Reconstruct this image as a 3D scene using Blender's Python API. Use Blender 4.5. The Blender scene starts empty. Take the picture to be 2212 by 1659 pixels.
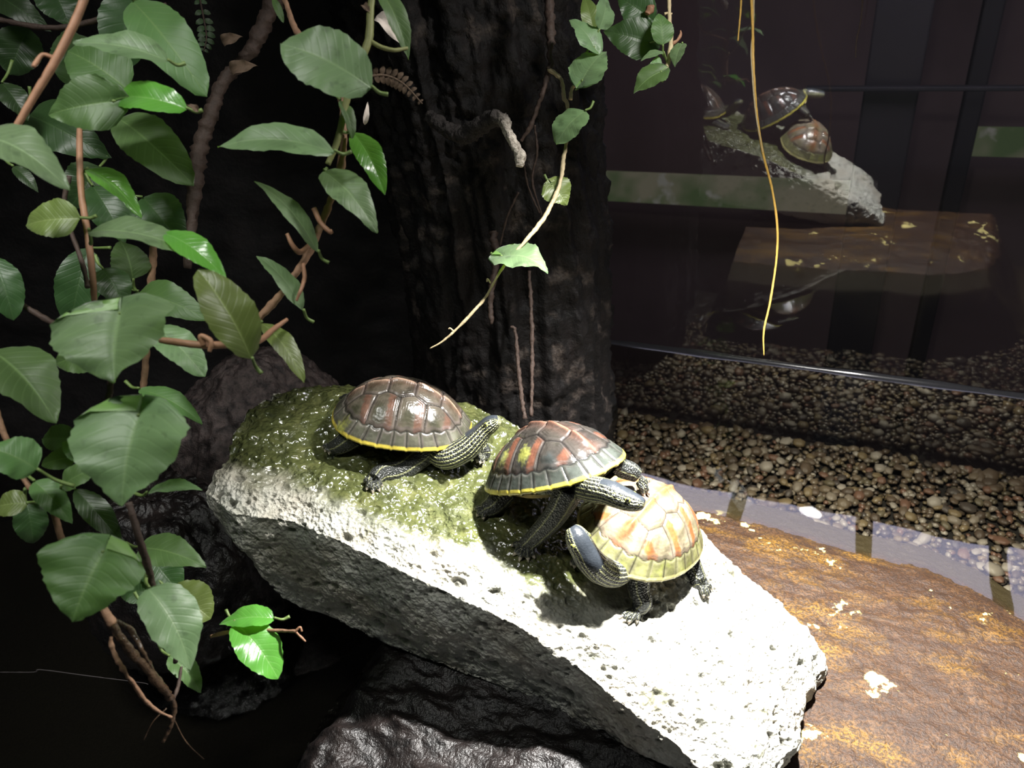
import bpy, bmesh, math, random
import numpy as np
from mathutils import Vector, Matrix

random.seed(7)
rng = np.random.default_rng(7)
SC = bpy.context.scene
COL = SC.collection

# ------------------------------------------------------------------ camera
# world: x along the rear glass, y towards the rear glass, z up, metres;
# water level z = 0, camera 0.6 m above it, rear glass at y = 0.998
RM = np.array([[0.90734182, 0.14822542, -0.39339553],
               [0.40983, -0.52020, 0.74930],
               [-0.0935846, -0.84108027, -0.53275313]])
RM[1] = np.cross(RM[2], RM[0]); RM[1] /= np.linalg.norm(RM[1])
FPX = 1660.0
CAM = np.array([0.0, 0.0, 0.6])
cam_data = bpy.data.cameras.new('camera')
cam = bpy.data.objects.new('camera', cam_data)
COL.objects.link(cam)
cam_data.sensor_fit = 'HORIZONTAL'
cam_data.sensor_width = 36.0
cam_data.lens = 36.0 * FPX / 2212.0
cam_data.clip_start = 0.01
cam_data.clip_end = 50
right, upv, back = RM[:, 0], -RM[:, 1], -RM[:, 2]
cam.matrix_world = Matrix(((right[0], upv[0], back[0], CAM[0]),
                           (right[1], upv[1], back[1], CAM[1]),
                           (right[2], upv[2], back[2], CAM[2]),
                           (0, 0, 0, 1)))
cam_data.dof.use_dof = True
cam_data.dof.focus_distance = 0.63
cam_data.dof.aperture_fstop = 11.0
SC.camera = cam

# ------------------------------------------------------------------ world, light, exposure
world = bpy.data.worlds.new('dim_room')
SC.world = world
world.use_nodes = True
wbg = world.node_tree.nodes['Background']
wbg.inputs[0].default_value = (0.80, 0.90, 1.0, 1)
wbg.inputs[1].default_value = 0.035
SC.view_settings.view_transform = 'Standard'
SC.view_settings.look = 'None'
SC.view_settings.exposure = 0.0
SC.view_settings.gamma = 1.0
SC.view_settings.use_curve_mapping = False
try: SC.cycles.sample_clamp_indirect = 60.0
except Exception: pass
LAMP = (-0.030, 0.535, 0.66)
LAMP_POWER = 125.0
LAMP_AIM = (0.03, 0.39, 0.05)
LAMP_ANGLE = 109.0
HOOD = (-0.27, 0.10, 1.00)
HOOD_AIM = (-0.47, 0.25, 0.40)
HOOD_POWER = 0.64
LAMP_BLEND = 1.0
PANEL_STRENGTH = 3.6

# ------------------------------------------------------------------ helpers: projection
def ray(u, v):
    return RM @ np.array([(u - 1106.0) / FPX, (v - 829.5) / FPX, 1.0])
def P(u, v, dep):
    return CAM + ray(u, v) * dep
def onz(u, v, z=0.0):
    q = ray(u, v); return CAM + q * ((z - CAM[2]) / q[2])
def ony(u, v, y):
    q = ray(u, v); return CAM + q * (y / q[1])
GX = [-.60, -.42, -.335, -.196, -.113, .02, .1]
GZ = [.238, .222, .205, .165, .125, .045, .0]
def slab_z(x):
    return np.interp(x, GX, GZ)
def onslab(u, v):
    q = ray(u, v)
    t = np.linspace(.3, 1.2, 1800)
    p = CAM + q * t[:, None]
    i = np.argmax(p[:, 2] < slab_z(p[:, 0]))
    return p[i]
def depth(p):
    return float((RM.T @ (np.asarray(p) - CAM))[2])

# ------------------------------------------------------------------ helpers: noise
def _hash(ix, iy, iz, k):
    h = (ix * 374761393 + iy * 668265263 + iz * 2147483647 + k * 974634777) & 0xffffffff
    h = ((h ^ (h >> 13)) * 1274126177) & 0xffffffff
    h = ((h ^ (h >> 16)) * 2246822519) & 0xffffffff
    h = h ^ (h >> 15)
    return (h & 0xffffff) / float(0x1000000)
def vnoise(p, seed=0):
    p = np.asarray(p, float)
    i = np.floor(p).astype(np.int64); f = p - i
    f = f * f * f * (f * (f * 6 - 15) + 10)
    r = 0
    for dx in (0, 1):
        for dy in (0, 1):
            for dz in (0, 1):
                w = (f[:, 0] if dx else 1 - f[:, 0]) * (f[:, 1] if dy else 1 - f[:, 1]) * (f[:, 2] if dz else 1 - f[:, 2])
                r = r + w * _hash(i[:, 0] + dx, i[:, 1] + dy, i[:, 2] + dz, seed)
    return r * 2 - 1
def fbm(p, octv=4, seed=0, gain=.5):
    p = np.asarray(p, float); a = 1; r = 0; s = 0
    for o in range(octv):
        r = r + a * vnoise(p * 2 ** o + o * 17.3, seed + o); s += a; a *= gain
    return r / s
def worley(p, seed=0):
    p = np.asarray(p, float)
    i = np.floor(p).astype(np.int64); d1 = np.full(len(p), 9.0); hv = np.zeros(len(p))
    for dx in (-1, 0, 1):
        for dy in (-1, 0, 1):
            for dz in (-1, 0, 1):
                c = i + np.array([dx, dy, dz])
                q = np.stack([_hash(c[:, 0], c[:, 1], c[:, 2], seed + k) for k in (1, 2, 3)], 1) + c
                d = np.sqrt(((q - p) ** 2).sum(1))
                m = d < d1
                hv[m] = _hash(c[m, 0], c[m, 1], c[m, 2], seed + 9)
                d1 = np.minimum(d1, d)
    return d1, hv
def sstep(a, b, x):
    t = np.clip((x - a) / (b - a), 0, 1); return t * t * (3 - 2 * t)

# ------------------------------------------------------------------ helpers: objects
def tag(o, label=None, cat=None, group=None, kind=None):
    if label: o['label'] = label
    if cat: o['category'] = cat
    if group: o['group'] = group
    if kind: o['kind'] = kind
    return o
def empty(name, loc, label, cat, group=None):
    o = bpy.data.objects.new(name, None); COL.objects.link(o)
    o.empty_display_size = .02
    o.location = loc
    return tag(o, label, cat, group)
def link(name, me, mat=None, parent=None, loc=(0, 0, 0), smooth=True):
    if mat is not None and not me.materials: me.materials.append(mat)
    if smooth: me.shade_smooth()
    o = bpy.data.objects.new(name, me); COL.objects.link(o)
    o.location = loc
    if parent is not None: o.parent = parent
    return o
def mesh(name, v, f):
    me = bpy.data.meshes.new(name)
    v = np.asarray(v, float)
    if isinstance(f, np.ndarray):
        k = f.shape[1]
        me.vertices.add(len(v)); me.vertices.foreach_set('co', v.ravel())
        me.loops.add(f.size); me.loops.foreach_set('vertex_index', f.ravel().astype(np.int32))
        me.polygons.add(len(f)); me.polygons.foreach_set('loop_start', np.arange(0, f.size, k, dtype=np.int32))
        me.update(calc_edges=True)
    else:
        me.from_pydata([tuple(a) for a in v], [], [tuple(a) for a in f]); me.update()
    return me
def vattr(me, name, arr):
    arr = np.asarray(arr, float)
    if arr.ndim == 1:
        a = me.attributes.new(name, 'FLOAT', 'POINT'); a.data.foreach_set('value', arr)
    else:
        if arr.shape[1] == 3: arr = np.concatenate([arr, np.ones((len(arr), 1))], 1)
        a = me.color_attributes.new(name, 'FLOAT_COLOR', 'POINT'); a.data.foreach_set('color', arr.ravel())
def gridf(nu, nv, wrapu=False, wrapv=False):
    a = np.arange(nu if wrapu else nu - 1); b = np.arange(nv if wrapv else nv - 1)
    A, B = np.meshgrid(a, b, indexing='ij'); A = A.ravel(); B = B.ravel()
    A1 = (A + 1) % nu; B1 = (B + 1) % nv
    return np.stack([A * nv + B, A1 * nv + B, A1 * nv + B1, A * nv + B1], 1)
def vnormals(v, f):
    n = np.zeros_like(v)
    fn = np.cross(v[f[:, 2]] - v[f[:, 0]], v[f[:, 3]] - v[f[:, 1]])
    for k in range(4):
        for c in range(3): n[:, c] += np.bincount(f[:, k], fn[:, c], len(v))
    return n / (np.linalg.norm(n, axis=1)[:, None] + 1e-12)
def crom(pts, n):
    """smooth curve through control points (any dimension), n samples"""
    p = np.asarray(pts, float)
    if len(p) == 2: return p[0] + (p[1] - p[0]) * np.linspace(0, 1, n)[:, None]
    q = np.vstack([2 * p[0] - p[1], p, 2 * p[-1] - p[-2]])
    t = np.linspace(0, len(p) - 1 - 1e-9, n); i = t.astype(int); f = (t - i)[:, None]
    a, b, c, d = q[i], q[i + 1], q[i + 2], q[i + 3]
    return .5 * ((2 * b) + (c - a) * f + (2 * a - 5 * b + 4 * c - d) * f ** 2 + (3 * b - a - 3 * c + d) * f ** 3)
def frames(c, up=(0, 0, 1)):
    t = np.gradient(c, axis=0); t /= np.linalg.norm(t, axis=1)[:, None] + 1e-12
    up = np.asarray(up, float)
    U = np.zeros_like(c)
    u = up - t[0] * (up @ t[0])
    if np.linalg.norm(u) < .1: u = np.array([1., 0, 0]) - t[0] * t[0][0]
    u /= np.linalg.norm(u); U[0] = u
    for i in range(1, len(c)):
        u = U[i - 1] - t[i] * (U[i - 1] @ t[i]); U[i] = u / np.linalg.norm(u)
    return t, U, np.cross(t, U)
def tube(c, r, seg=8, up=(0, 0, 1), ecc=None, close=True):
    c = np.asarray(c, float); r = np.broadcast_to(np.asarray(r, float), (len(c),))
    t, U, B = frames(c, up)
    a = np.linspace(0, 2 * np.pi, seg, endpoint=False)
    e = np.ones(len(c)) if ecc is None else np.asarray(ecc, float)
    v = c[:, None] + r[:, None, None] * (np.cos(a)[None, :, None] * (U * e[:, None])[:, None] + np.sin(a)[None, :, None] * B[:, None])
    v = v.reshape(-1, 3)
    f = [tuple(q) for q in gridf(len(c), seg, wrapv=True)]
    if close:
        v = np.vstack([v, c[0], c[-1]]); n = len(v)
        for k in range(seg):
            f.append((n - 2, k, (k + 1) % seg)); b = (len(c) - 1) * seg
            f.append((n - 1, b + (k + 1) % seg, b + k))
    return v, f
def tubemesh(name, c, r, seg=8, bark=0.0, bfreq=300, n=None):
    v, f = tube(c, r, seg)
    if bark:
        cc = np.repeat(np.asarray(c, float), seg, 0)
        m = len(cc)
        d = v[:m] - cc
        k = 1 + bark * (vnoise(v[:m] * bfreq, 3) + .6 * vnoise(v[:m] * bfreq * .35, 5))
        v[:m] = cc + d * k[:, None]
    return mesh(name, v, f)
class Join:
    def __init__(s): s.v = []; s.f = []; s.n = 0
    def add(s, v, f):
        s.v.append(np.asarray(v, float)); s.f += [tuple(int(i) + s.n for i in q) for q in f]; s.n += len(v)
    def mesh(s, name): return mesh(name, np.vstack(s.v), s.f)
def boxv(lo, hi):
    x0, y0, z0 = lo; x1, y1, z1 = hi
    v = [(x0, y0, z0), (x1, y0, z0), (x1, y1, z0), (x0, y1, z0), (x0, y0, z1), (x1, y0, z1), (x1, y1, z1), (x0, y1, z1)]
    f = [(0, 3, 2, 1), (4, 5, 6, 7), (0, 1, 5, 4), (1, 2, 6, 5), (2, 3, 7, 6), (3, 0, 4, 7)]
    return v, f
def box(name, lo, hi, mat, parent=None, bev=0.0):
    bm = bmesh.new()
    v, f = boxv(lo, hi); vs = [bm.verts.new(a) for a in v]
    for q in f: bm.faces.new([vs[i] for i in q])
    if bev: bmesh.ops.bevel(bm, geom=bm.edges[:], offset=bev, segments=2, affect='EDGES', profile=.5)
    me = bpy.data.meshes.new(name); bm.to_mesh(me); bm.free()
    return link(name, me, mat, parent, smooth=False)

# ------------------------------------------------------------------ helpers: materials
class NT:
    def __init__(s, name):
        s.m = bpy.data.materials.new(name); s.m.use_nodes = True
        s.t = s.m.node_tree; s.t.nodes.clear()
        s.out = s.t.nodes.new('ShaderNodeOutputMaterial')
    def n(s, kind, **kw):
        nd = s.t.nodes.new('ShaderNode' + kind)
        for k, v in kw.items():
            if k.startswith('i_'):
                key = k[2:]
                key = int(key) if key.isdigit() else key.replace('_', ' ')
                s.set(nd.inputs[key], v)
            else: setattr(nd, k, v)
        return nd
    def set(s, sock, v):
        if hasattr(v, 'is_linked'): s.t.links.new(v, sock)
        elif isinstance(v, bpy.types.Node): s.t.links.new(v.outputs[0], sock)
        elif isinstance(v, (tuple, list)) and len(v) == 3 and sock.type == 'RGBA': sock.default_value = (*v, 1)
        else: sock.default_value = v
    def surf(s, v): s.set(s.out.inputs['Surface'], v); return s.m
    def coord(s, kind='Object', scale=None):
        tc = s.n('TexCoord'); o = tc.outputs[kind]
        if scale is not None:
            mp = s.n('Mapping'); s.set(mp.inputs['Vector'], o); mp.inputs['Scale'].default_value = scale if isinstance(scale, tuple) else (scale,) * 3
            o = mp.outputs[0]
        return o
    def noise(s, vec, scale, detail=3, rough=.55):
        return s.n('TexNoise', i_Vector=vec, i_Scale=scale, i_Detail=detail, i_Roughness=rough).outputs[0]
    def ramp(s, fac, stops):
        nd = s.n('ValToRGB'); s.set(nd.inputs[0], fac); e = nd.color_ramp.elements
        while len(e) < len(stops): e.new(.5)
        for el, (p, c) in zip(e, stops):
            el.position = p; el.color = (*c, 1) if len(c) == 3 else c
        return nd.outputs[0]
    def mix(s, fac, a, b, mode='MIX'):
        nd = s.n('MixRGB', blend_type=mode); s.set(nd.inputs[0], fac); s.set(nd.inputs[1], a); s.set(nd.inputs[2], b); return nd.outputs[0]
    def math(s, op, a, b=None, c=None, clamp=False):
        nd = s.n('Math', operation=op, use_clamp=clamp); s.set(nd.inputs[0], a)
        if b is not None: s.set(nd.inputs[1], b)
        if c is not None: s.set(nd.inputs[2], c)
        return nd.outputs[0]
    def maprange(s, v, a, b, c=0., d=1.):
        nd = s.n('MapRange'); s.set(nd.inputs[0], v)
        for k, x in zip((1, 2, 3, 4), (a, b, c, d)): nd.inputs[k].default_value = x
        return nd.outputs[0]
    def bump(s, h, strength=.5, dist=.001, normal=None):
        nd = s.n('Bump'); nd.inputs['Strength'].default_value = strength; nd.inputs['Distance'].default_value = dist
        s.set(nd.inputs['Height'], h)
        if normal is not None: s.set(nd.inputs['Normal'], normal)
        return nd.outputs[0]
    def attr(s, name, out='Fac'):
        nd = s.n('Attribute', attribute_name=name); return nd.outputs[out]
    def bsdf(s, color, rough=.6, normal=None, spec=.5, **kw):
        b = s.n('BsdfPrincipled'); s.set(b.inputs['Base Color'], color); s.set(b.inputs['Roughness'], rough)
        s.set(b.inputs['Specular IOR Level'], spec)
        if normal is not None: s.set(b.inputs['Normal'], normal)
        for k, v in kw.items(): s.set(b.inputs[k.replace('_', ' ')], v)
        return b.outputs[0]

def simple_mat(name, col, rough=.6, nscale=40, var=.35, bump=.3, bdist=.001, spec=.4):
    t = NT(name); v = t.coord('Object')
    nz = t.noise(v, nscale, 4)
    c = t.mix(nz, tuple(a * (1 - var) for a in col), tuple(min(1, a * (1 + var)) for a in col))
    return t.surf(t.bsdf(c, rough, t.bump(nz, bump, bdist), spec))

def mat_slab():
    t = NT('porous_rock'); v = t.coord('Object')
    wet = t.attr('wet'); moss = t.attr('moss'); pit = t.attr('pit')
    n1 = t.noise(v, 60, 5, .6); n2 = t.noise(v, 350, 4, .6); n3 = t.noise(v, 16, 3)
    dry = t.ramp(n1, [(.25, (.36, .36, .30)), (.5, (.50, .50, .44)), (.75, (.62, .61, .55))])
    green = t.ramp(n1, [(.2, (.028, .032, .012)), (.5, (.070, .080, .028)), (.8, (.14, .145, .055))])
    warm = t.ramp(n3, [(.45, (0, 0, 0)), (.62, (1, 1, 1))])
    dry = t.mix(t.math('MULTIPLY', warm, .35), dry, (.40, .31, .22))
    c = t.mix(moss, dry, green)
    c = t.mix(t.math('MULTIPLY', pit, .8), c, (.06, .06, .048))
    rough = t.math('SUBTRACT', .85, t.math('MULTIPLY', wet, .73))
    vo = t.n('TexVoronoi', i_Vector=v, i_Scale=330.0).outputs[0]
    h = t.math('ADD', t.math('MULTIPLY', vo, .7), t.math('MULTIPLY', n2, .8))
    vw = t.noise(v, 165, 1.5, .5)
    h = t.math('MULTIPLY', h, t.math('SUBTRACT', 1.0, t.math('MULTIPLY', wet, .85)))
    h = t.math('ADD', h, t.math('MULTIPLY', t.math('MULTIPLY', vw, wet), 1.15))
    nrm = t.bump(h, 1.0, .0026)
    return t.surf(t.bsdf(c, rough, nrm, t.math('ADD', .2, t.math('MULTIPLY', wet, .6)), Coat_Weight=wet, Coat_Roughness=.13, Coat_Normal=nrm))

def mat_brown():
    t = NT('wet_brown_stone'); v = t.coord('Object'); vs = t.coord('Object', (1.0, 2.2, 2.0))
    n1 = t.noise(vs, 26, 6, .7); n2 = t.noise(v, 420, 4, .65); n3 = t.noise(vs, 9, 4, .6); n4 = t.noise(v, 15, 4, .65)
    c = t.ramp(n1, [(.25, (.022, .010, .005)), (.5, (.058, .028, .012)), (.75, (.125, .068, .030))])
    c = t.mix(t.ramp(n3, [(.50, (0, 0, 0)), (.66, (.75, .75, .75))]), c, (.26, .135, .015))
    c = t.mix(t.ramp(n2, [(.42, (0, 0, 0)), (.56, (.85, .85, .85))]), c, (.022, .013, .009))
    # dry pale lichen flakes with hard edges
    fl = t.ramp(t.math('ADD', n4, t.math('MULTIPLY', t.math('SUBTRACT', n2, .5), .10)), [(.615, (0, 0, 0)), (.625, (1, 1, 1))])
    c = t.mix(fl, c, (.66, .56, .22))
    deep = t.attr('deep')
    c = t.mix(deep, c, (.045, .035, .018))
    rough = t.mix(fl, (.42, .42, .42), (.9, .9, .9))
    return t.surf(t.bsdf(c, rough, t.bump(t.math('ADD', t.math('MULTIPLY', n1, .5), n2), .8, .0018), .35))

def mat_dark_rock(name='dark_wet_rock', a=(.006, .005, .006), b=(.05, .038, .038), rough=.35, sc=55):
    t = NT(name); v = t.coord('Object')
    n1 = t.noise(v, sc, 6, .65); n2 = t.noise(v, sc * 6, 3, .6)
    c = t.ramp(n1, [(.35, a), (.7, b)])
    return t.surf(t.bsdf(c, rough, t.bump(t.math('ADD', n1, t.math('MULTIPLY', n2, .5)), .8, .003), .5))

def mat_bark():
    t = NT('bark'); v = t.coord('Object', (1, 1, .35))
    n1 = t.noise(v, 45, 6, .65); n2 = t.noise(t.coord('Object'), 260, 4, .6)
    cr = t.attr('crust')
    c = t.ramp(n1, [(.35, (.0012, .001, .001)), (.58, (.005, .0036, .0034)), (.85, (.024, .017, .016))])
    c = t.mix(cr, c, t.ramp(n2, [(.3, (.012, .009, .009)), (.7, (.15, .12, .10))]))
    return t.surf(t.bsdf(c, .7, t.bump(t.math('ADD', n1, t.math('MULTIPLY', n2, .5)), .9, .004), .3))

def mat_leaf(name, top, vein, under, rough=.42, trans=.35, blot=0.0):
    t = NT(name)
    uv = t.n('UVMap').outputs[0]
    sep = t.n('SeparateXYZ'); t.set(sep.inputs[0], uv)
    U, V = sep.outputs[0], sep.outputs[1]       # U along the midrib, V -1..1 across
    av = t.math('ABSOLUTE', V)
    mid = t.maprange(av, .015, .06, 1, 0)
    # side veins sweep forward
    ph = t.math('MULTIPLY', t.math('SUBTRACT', U, t.math('MULTIPLY', av, .22)), 34.0)
    sv = t.math('POWER', t.math('ABSOLUTE', t.math('COSINE', ph)), 18.0)
    ob = t.n('ObjectInfo')
    v = t.coord('Object')
    n1 = t.noise(v, 70, 4, .6); n2 = t.noise(v, 700, 2, .5)
    hs = t.n('HueSaturation'); t.set(hs.inputs['Color'], top)
    t.set(hs.inputs['Hue'], t.maprange(ob.outputs['Random'], 0, 1, .482, .512))
    t.set(hs.inputs['Value'], t.maprange(ob.outputs['Random'], 0, 1, .6, 1.3))
    c = t.mix(t.math('MULTIPLY', n1, .45), hs.outputs[0], tuple(a * .45 for a in top))
    if blot:
        c = t.mix(t.ramp(t.noise(v, 120, 3), [(.58, (0, 0, 0)), (.66, (blot,) * 3)]), c, (.02, .035, .02))
    c = t.mix(t.math('MULTIPLY', sv, .10), c, vein)
    c = t.mix(t.math('MULTIPLY', mid, .45), c, vein)
    geo = t.n('NewGeometry')
    c = t.mix(geo.outputs['Backfacing'], c, under)
    h = t.math('SUBTRACT', t.math('MULTIPLY', n2, .25), t.math('ADD', t.math('MULTIPLY', sv, .4), t.math('MULTIPLY', mid, .6)))
    nrm = t.bump(h, .30, .0006)
    b = t.bsdf(c, rough, nrm, .55, Sheen_Weight=.35, Sheen_Roughness=.4)
    tr = t.n('BsdfTranslucent'); t.set(tr.inputs[0], t.mix(.5, c, (.28, .60, .02), 'MIX'))
    m = t.n('MixShader'); m.inputs[0].default_value = trans; t.set(m.inputs[1], b); t.set(m.inputs[2], tr.outputs[0])
    return t.surf(m.outputs[0])

def mat_water():
    t = NT('water'); v = t.coord('Object')
    n = t.noise(v, 9, 2, .4)
    nrm = t.bump(n, .12, .004)
    fr = t.n('Fresnel'); fr.inputs[0].default_value = 1.50; t.set(fr.inputs[1], nrm)
    g = t.n('BsdfGlossy'); g.inputs['Roughness'].default_value = .0; t.set(g.inputs['Normal'], nrm)
    tr = t.n('BsdfTransparent'); tr.inputs[0].default_value = (.80, .79, .72, 1)
    front = t.math('SUBTRACT', 1.0, t.n('NewGeometry').outputs['Backfacing'])
    m = t.n('MixShader'); t.set(m.inputs[0], t.math('MULTIPLY', t.math('MULTIPLY', fr.outputs[0], 2.7, clamp=True), front)); t.set(m.inputs[1], tr.outputs[0]); t.set(m.inputs[2], g.outputs[0])
    return t.surf(m.outputs[0])

def mat_glass():
    t = NT('tank_glass')
    g = t.n('BsdfGlossy'); g.inputs['Roughness'].default_value = .012; g.inputs[0].default_value = (.95, .97, 1, 1)
    tr = t.n('BsdfTransparent'); tr.inputs[0].default_value = (.93, .95, .95, 1)
    fr = t.n('Fresnel'); fr.inputs[0].default_value = 1.52
    gm = t.n('NewGeometry'); front = t.math('SUBTRACT', 1.0, gm.outputs['Backfacing'])
    sp = t.n('SeparateXYZ'); t.set(sp.inputs[0], gm.outputs['Position'])
    # where water stands against the pane far more light is turned back
    below = t.math('MULTIPLY', t.math('LESS_THAN', sp.outputs[2], 0.0), .30)
    fac = t.math('ADD', t.math('MULTIPLY', fr.outputs[0], 2.0, clamp=True), below)
    m = t.n('MixShader'); t.set(m.inputs[0], t.math('MULTIPLY', fac, front)); t.set(m.inputs[1], tr.outputs[0]); t.set(m.inputs[2], g.outputs[0])
    return t.surf(m.outputs[0])

def mat_emit(name, col, s):
    t = NT(name); e = t.n('Emission'); t.set(e.inputs[0], col); e.inputs[1].default_value = s
    return t.surf(e.outputs[0])

M = {}
M['slab'] = mat_slab(); M['brown'] = mat_brown(); M['bark'] = mat_bark()
M['darkrock'] = mat_dark_rock('dark_wet_rock', (.002, .0015, .0015), (.013, .009, .008), .42); M['boulder'] = mat_dark_rock('purple_brown_stone', (.014, .010, .010), (.12, .088, .082), .6, 110)
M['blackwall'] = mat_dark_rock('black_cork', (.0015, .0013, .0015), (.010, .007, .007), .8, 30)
M['water'] = mat_water(); M['glass'] = mat_glass()
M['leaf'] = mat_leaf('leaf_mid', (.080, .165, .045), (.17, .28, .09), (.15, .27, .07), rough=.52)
M['leaflit'] = mat_leaf('leaf_lit_pale', (.165, .27, .125), (.26, .38, .18), (.17, .32, .08), rough=.46, blot=.35)  # light sheen on the paler leaves is put into this colour
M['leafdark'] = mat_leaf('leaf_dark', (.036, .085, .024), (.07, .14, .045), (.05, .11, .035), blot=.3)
M['leafolive'] = mat_leaf('leaf_olive', (.17, .24, .06), (.30, .38, .13), (.20, .26, .06))
M['leafbright'] = mat_leaf('leaf_bright', (.13, .42, .06), (.28, .55, .16), (.26, .55, .05), rough=.25, trans=.45)
M['stembrown'] = simple_mat('stem_brown', (.22, .125, .075), .75, 240, .5, .8, .0012)
M['stemdark'] = simple_mat('stem_dark_brown', (.045, .028, .021), .7, 240, .5, .8, .0012)
M['stempink'] = simple_mat('stem_pink', (.25, .13, .075), .6, 200, .3, .3, .0006)
M['stemgreen'] = simple_mat('stem_green', (.16, .17, .06), .6, 200, .3, .3, .0006)
M['stempale'] = simple_mat('stem_pale', (.42, .34, .20), .65, 260, .4, .7, .001)
M['petiole'] = simple_mat('petiole_green', (.12, .18, .05), .5, 200, .2, .1, .0005)
M['rootwet'] = simple_mat('root_wet', (.05, .030, .018), .22, 260, .5, .9, .0015, spec=.8)
M['gold'] = simple_mat('golden_root', (.55, .34, .08), .4, 300, .25, .3, .0006)
M['dry'] = simple_mat('dry_leaf', (.10, .065, .042), .8, 200, .5, .6, .001)
M['drypale'] = simple_mat('dry_pale_leaf', (.60, .52, .46), .8, 200, .3, .5, .001)
M['roomwall'] = simple_mat('dark_brown_wall', (.17, .112, .108), .8, 3, .5, .1, .001)
M['post'] = simple_mat('dark_post', (.035, .028, .028), .6, 6, .3, .1, .001)
M['rail'] = simple_mat('dull_rail', (.035, .030, .030), .6, 60, .1, .05, .0005)
M['metal'] = simple_mat('grey_metal', (.30, .30, .31), .35, 60, .1, .05, .0005)
M['black'] = simple_mat('black_plastic', (.012, .012, .013), .45, 60, .2, .1, .0005)
M['gravelbed'] = simple_mat('gravel_bed', (.010, .008, .006), .9, 400, .6, 1., .003)

# ================================================================== THE SETTING
GLASS_Y = 0.9987
box('wall_back', (-2.6, 1.95, -3.0), (2.8, 2.0, 1.8), M['roomwall'])['kind'] = 'structure'
gp = box('window_1', (-1.2, GLASS_Y, -.125), (1.3, GLASS_Y + .006, .95), M['glass']); tag(gp, 'rear glass pane of the tank mirroring the turtles', kind='structure')
fl = box('floor', (-1.9, -.3, -.16), (1.3, 1.0, -.128), M['gravelbed']); tag(fl, kind='structure')
# dark cork wall on the left behind the vines
nu, nv = 170, 130
uu, vv = np.meshgrid(np.linspace(0, 1, nu), np.linspace(0, 1, nv), indexing='ij')
wx = np.linspace(-1.9, -.36, nu)[:, None] + 0 * vv
wy = -.55 + 1.41 * uu ** .5
wz = -.13 + 1.15 * vv
pw = np.stack([wx.ravel(), wy.ravel(), wz.ravel()], 1)
pw[:, 1] += .022 * fbm(pw * 9, 4, 2) + .008 * fbm(pw * 45, 3, 5)
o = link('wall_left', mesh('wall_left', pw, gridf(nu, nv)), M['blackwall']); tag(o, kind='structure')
# water with a raised edge where it meets the glass
nu, nv = 60, 40
xs = np.linspace(-1.19, 1.29, nu); ys = np.linspace(.05, GLASS_Y - .001, nv)
XX, YY = np.meshgrid(xs, ys, indexing='ij')
wv = np.stack([XX.ravel(), YY.ravel(), np.zeros(XX.size)], 1)
water = link('water', mesh('water', wv, gridf(nu, nv)), M['water'])
tag(water, 'clear still water over the gravel, reflecting pale ceiling panels', 'water', kind='stuff')
t = NT('meniscus'); bs = t.bsdf((.045, .045, .05), .16, None, .9); M['meniscus'] = t.surf(bs)
prof = [(0, .0005), (-.0025, .0012), (-.0048, .0032), (-.0058, .0068), (-.0058, .0078), (-.0040, .0046), (0, .0086)]
prof = [(-.0075, .0002), (-.0048, .0009), (-.0028, .0022), (-.0011, .0046), (-.0004, .0062)]
mv = []; xs = np.linspace(-1.19, 1.29, 160)
for x in xs:
    w = 1 + .18 * math.sin(x * 23) + .1 * math.sin(x * 61 + 1)
    for a, b in prof: mv.append((x, GLASS_Y - .0004 + a * w, b * w))
o = link('meniscus_strip_1', mesh('meniscus_strip_1', np.array(mv), gridf(len(xs), len(prof))), M['meniscus']); tag(o, kind='structure')  # meniscus of the water against the glass, built as a strip

# ------------------------------------------------------------------ lamp above the rock
lamp = empty('spot_lamp', LAMP, 'black spot lamp hanging over the basking rock', 'lamp')
ax = Vector(LAMP_AIM) - Vector(LAMP); q = ax.to_track_quat('-Z', 'Y')
lamp.rotation_euler = q.to_euler()
prof = [(.0, .075), (.020, .074), (.030, .060), (.034, .02), (.036, .0), (.033, .0), (.030, .012), (.0, .014)]
seg = 32; lv = []
for r_, z_ in prof:
    for k in range(seg): lv.append((max(r_, .0002) * math.cos(2 * math.pi * k / seg), max(r_, .0002) * math.sin(2 * math.pi * k / seg), z_ + .004))
link('housing', mesh('housing', np.array(lv), gridf(len(prof), seg, wrapv=True)), M['black'], lamp)
lv = [(.027 * r_ * math.cos(2 * math.pi * k / seg), .027 * r_ * math.sin(2 * math.pi * k / seg), .004 - .016 * (1 - r_ * r_)) for r_ in (.001, .5, 1) for k in range(seg)]
link('lens', mesh('lens', np.array(lv), gridf(3, seg, wrapv=True)), mat_emit('lamp_face', (1, .97, .93), 260), lamp)
ld = bpy.data.lights.new('spot', 'SPOT'); ld.energy = LAMP_POWER; ld.spot_size = math.radians(LAMP_ANGLE); ld.spot_blend = LAMP_BLEND
ld.shadow_soft_size = .014; ld.color = (1, .975, .94)
lo = bpy.data.objects.new('bulb', ld); COL.objects.link(lo); lo.parent = lamp; lo.location = (0, 0, -.03)
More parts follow.
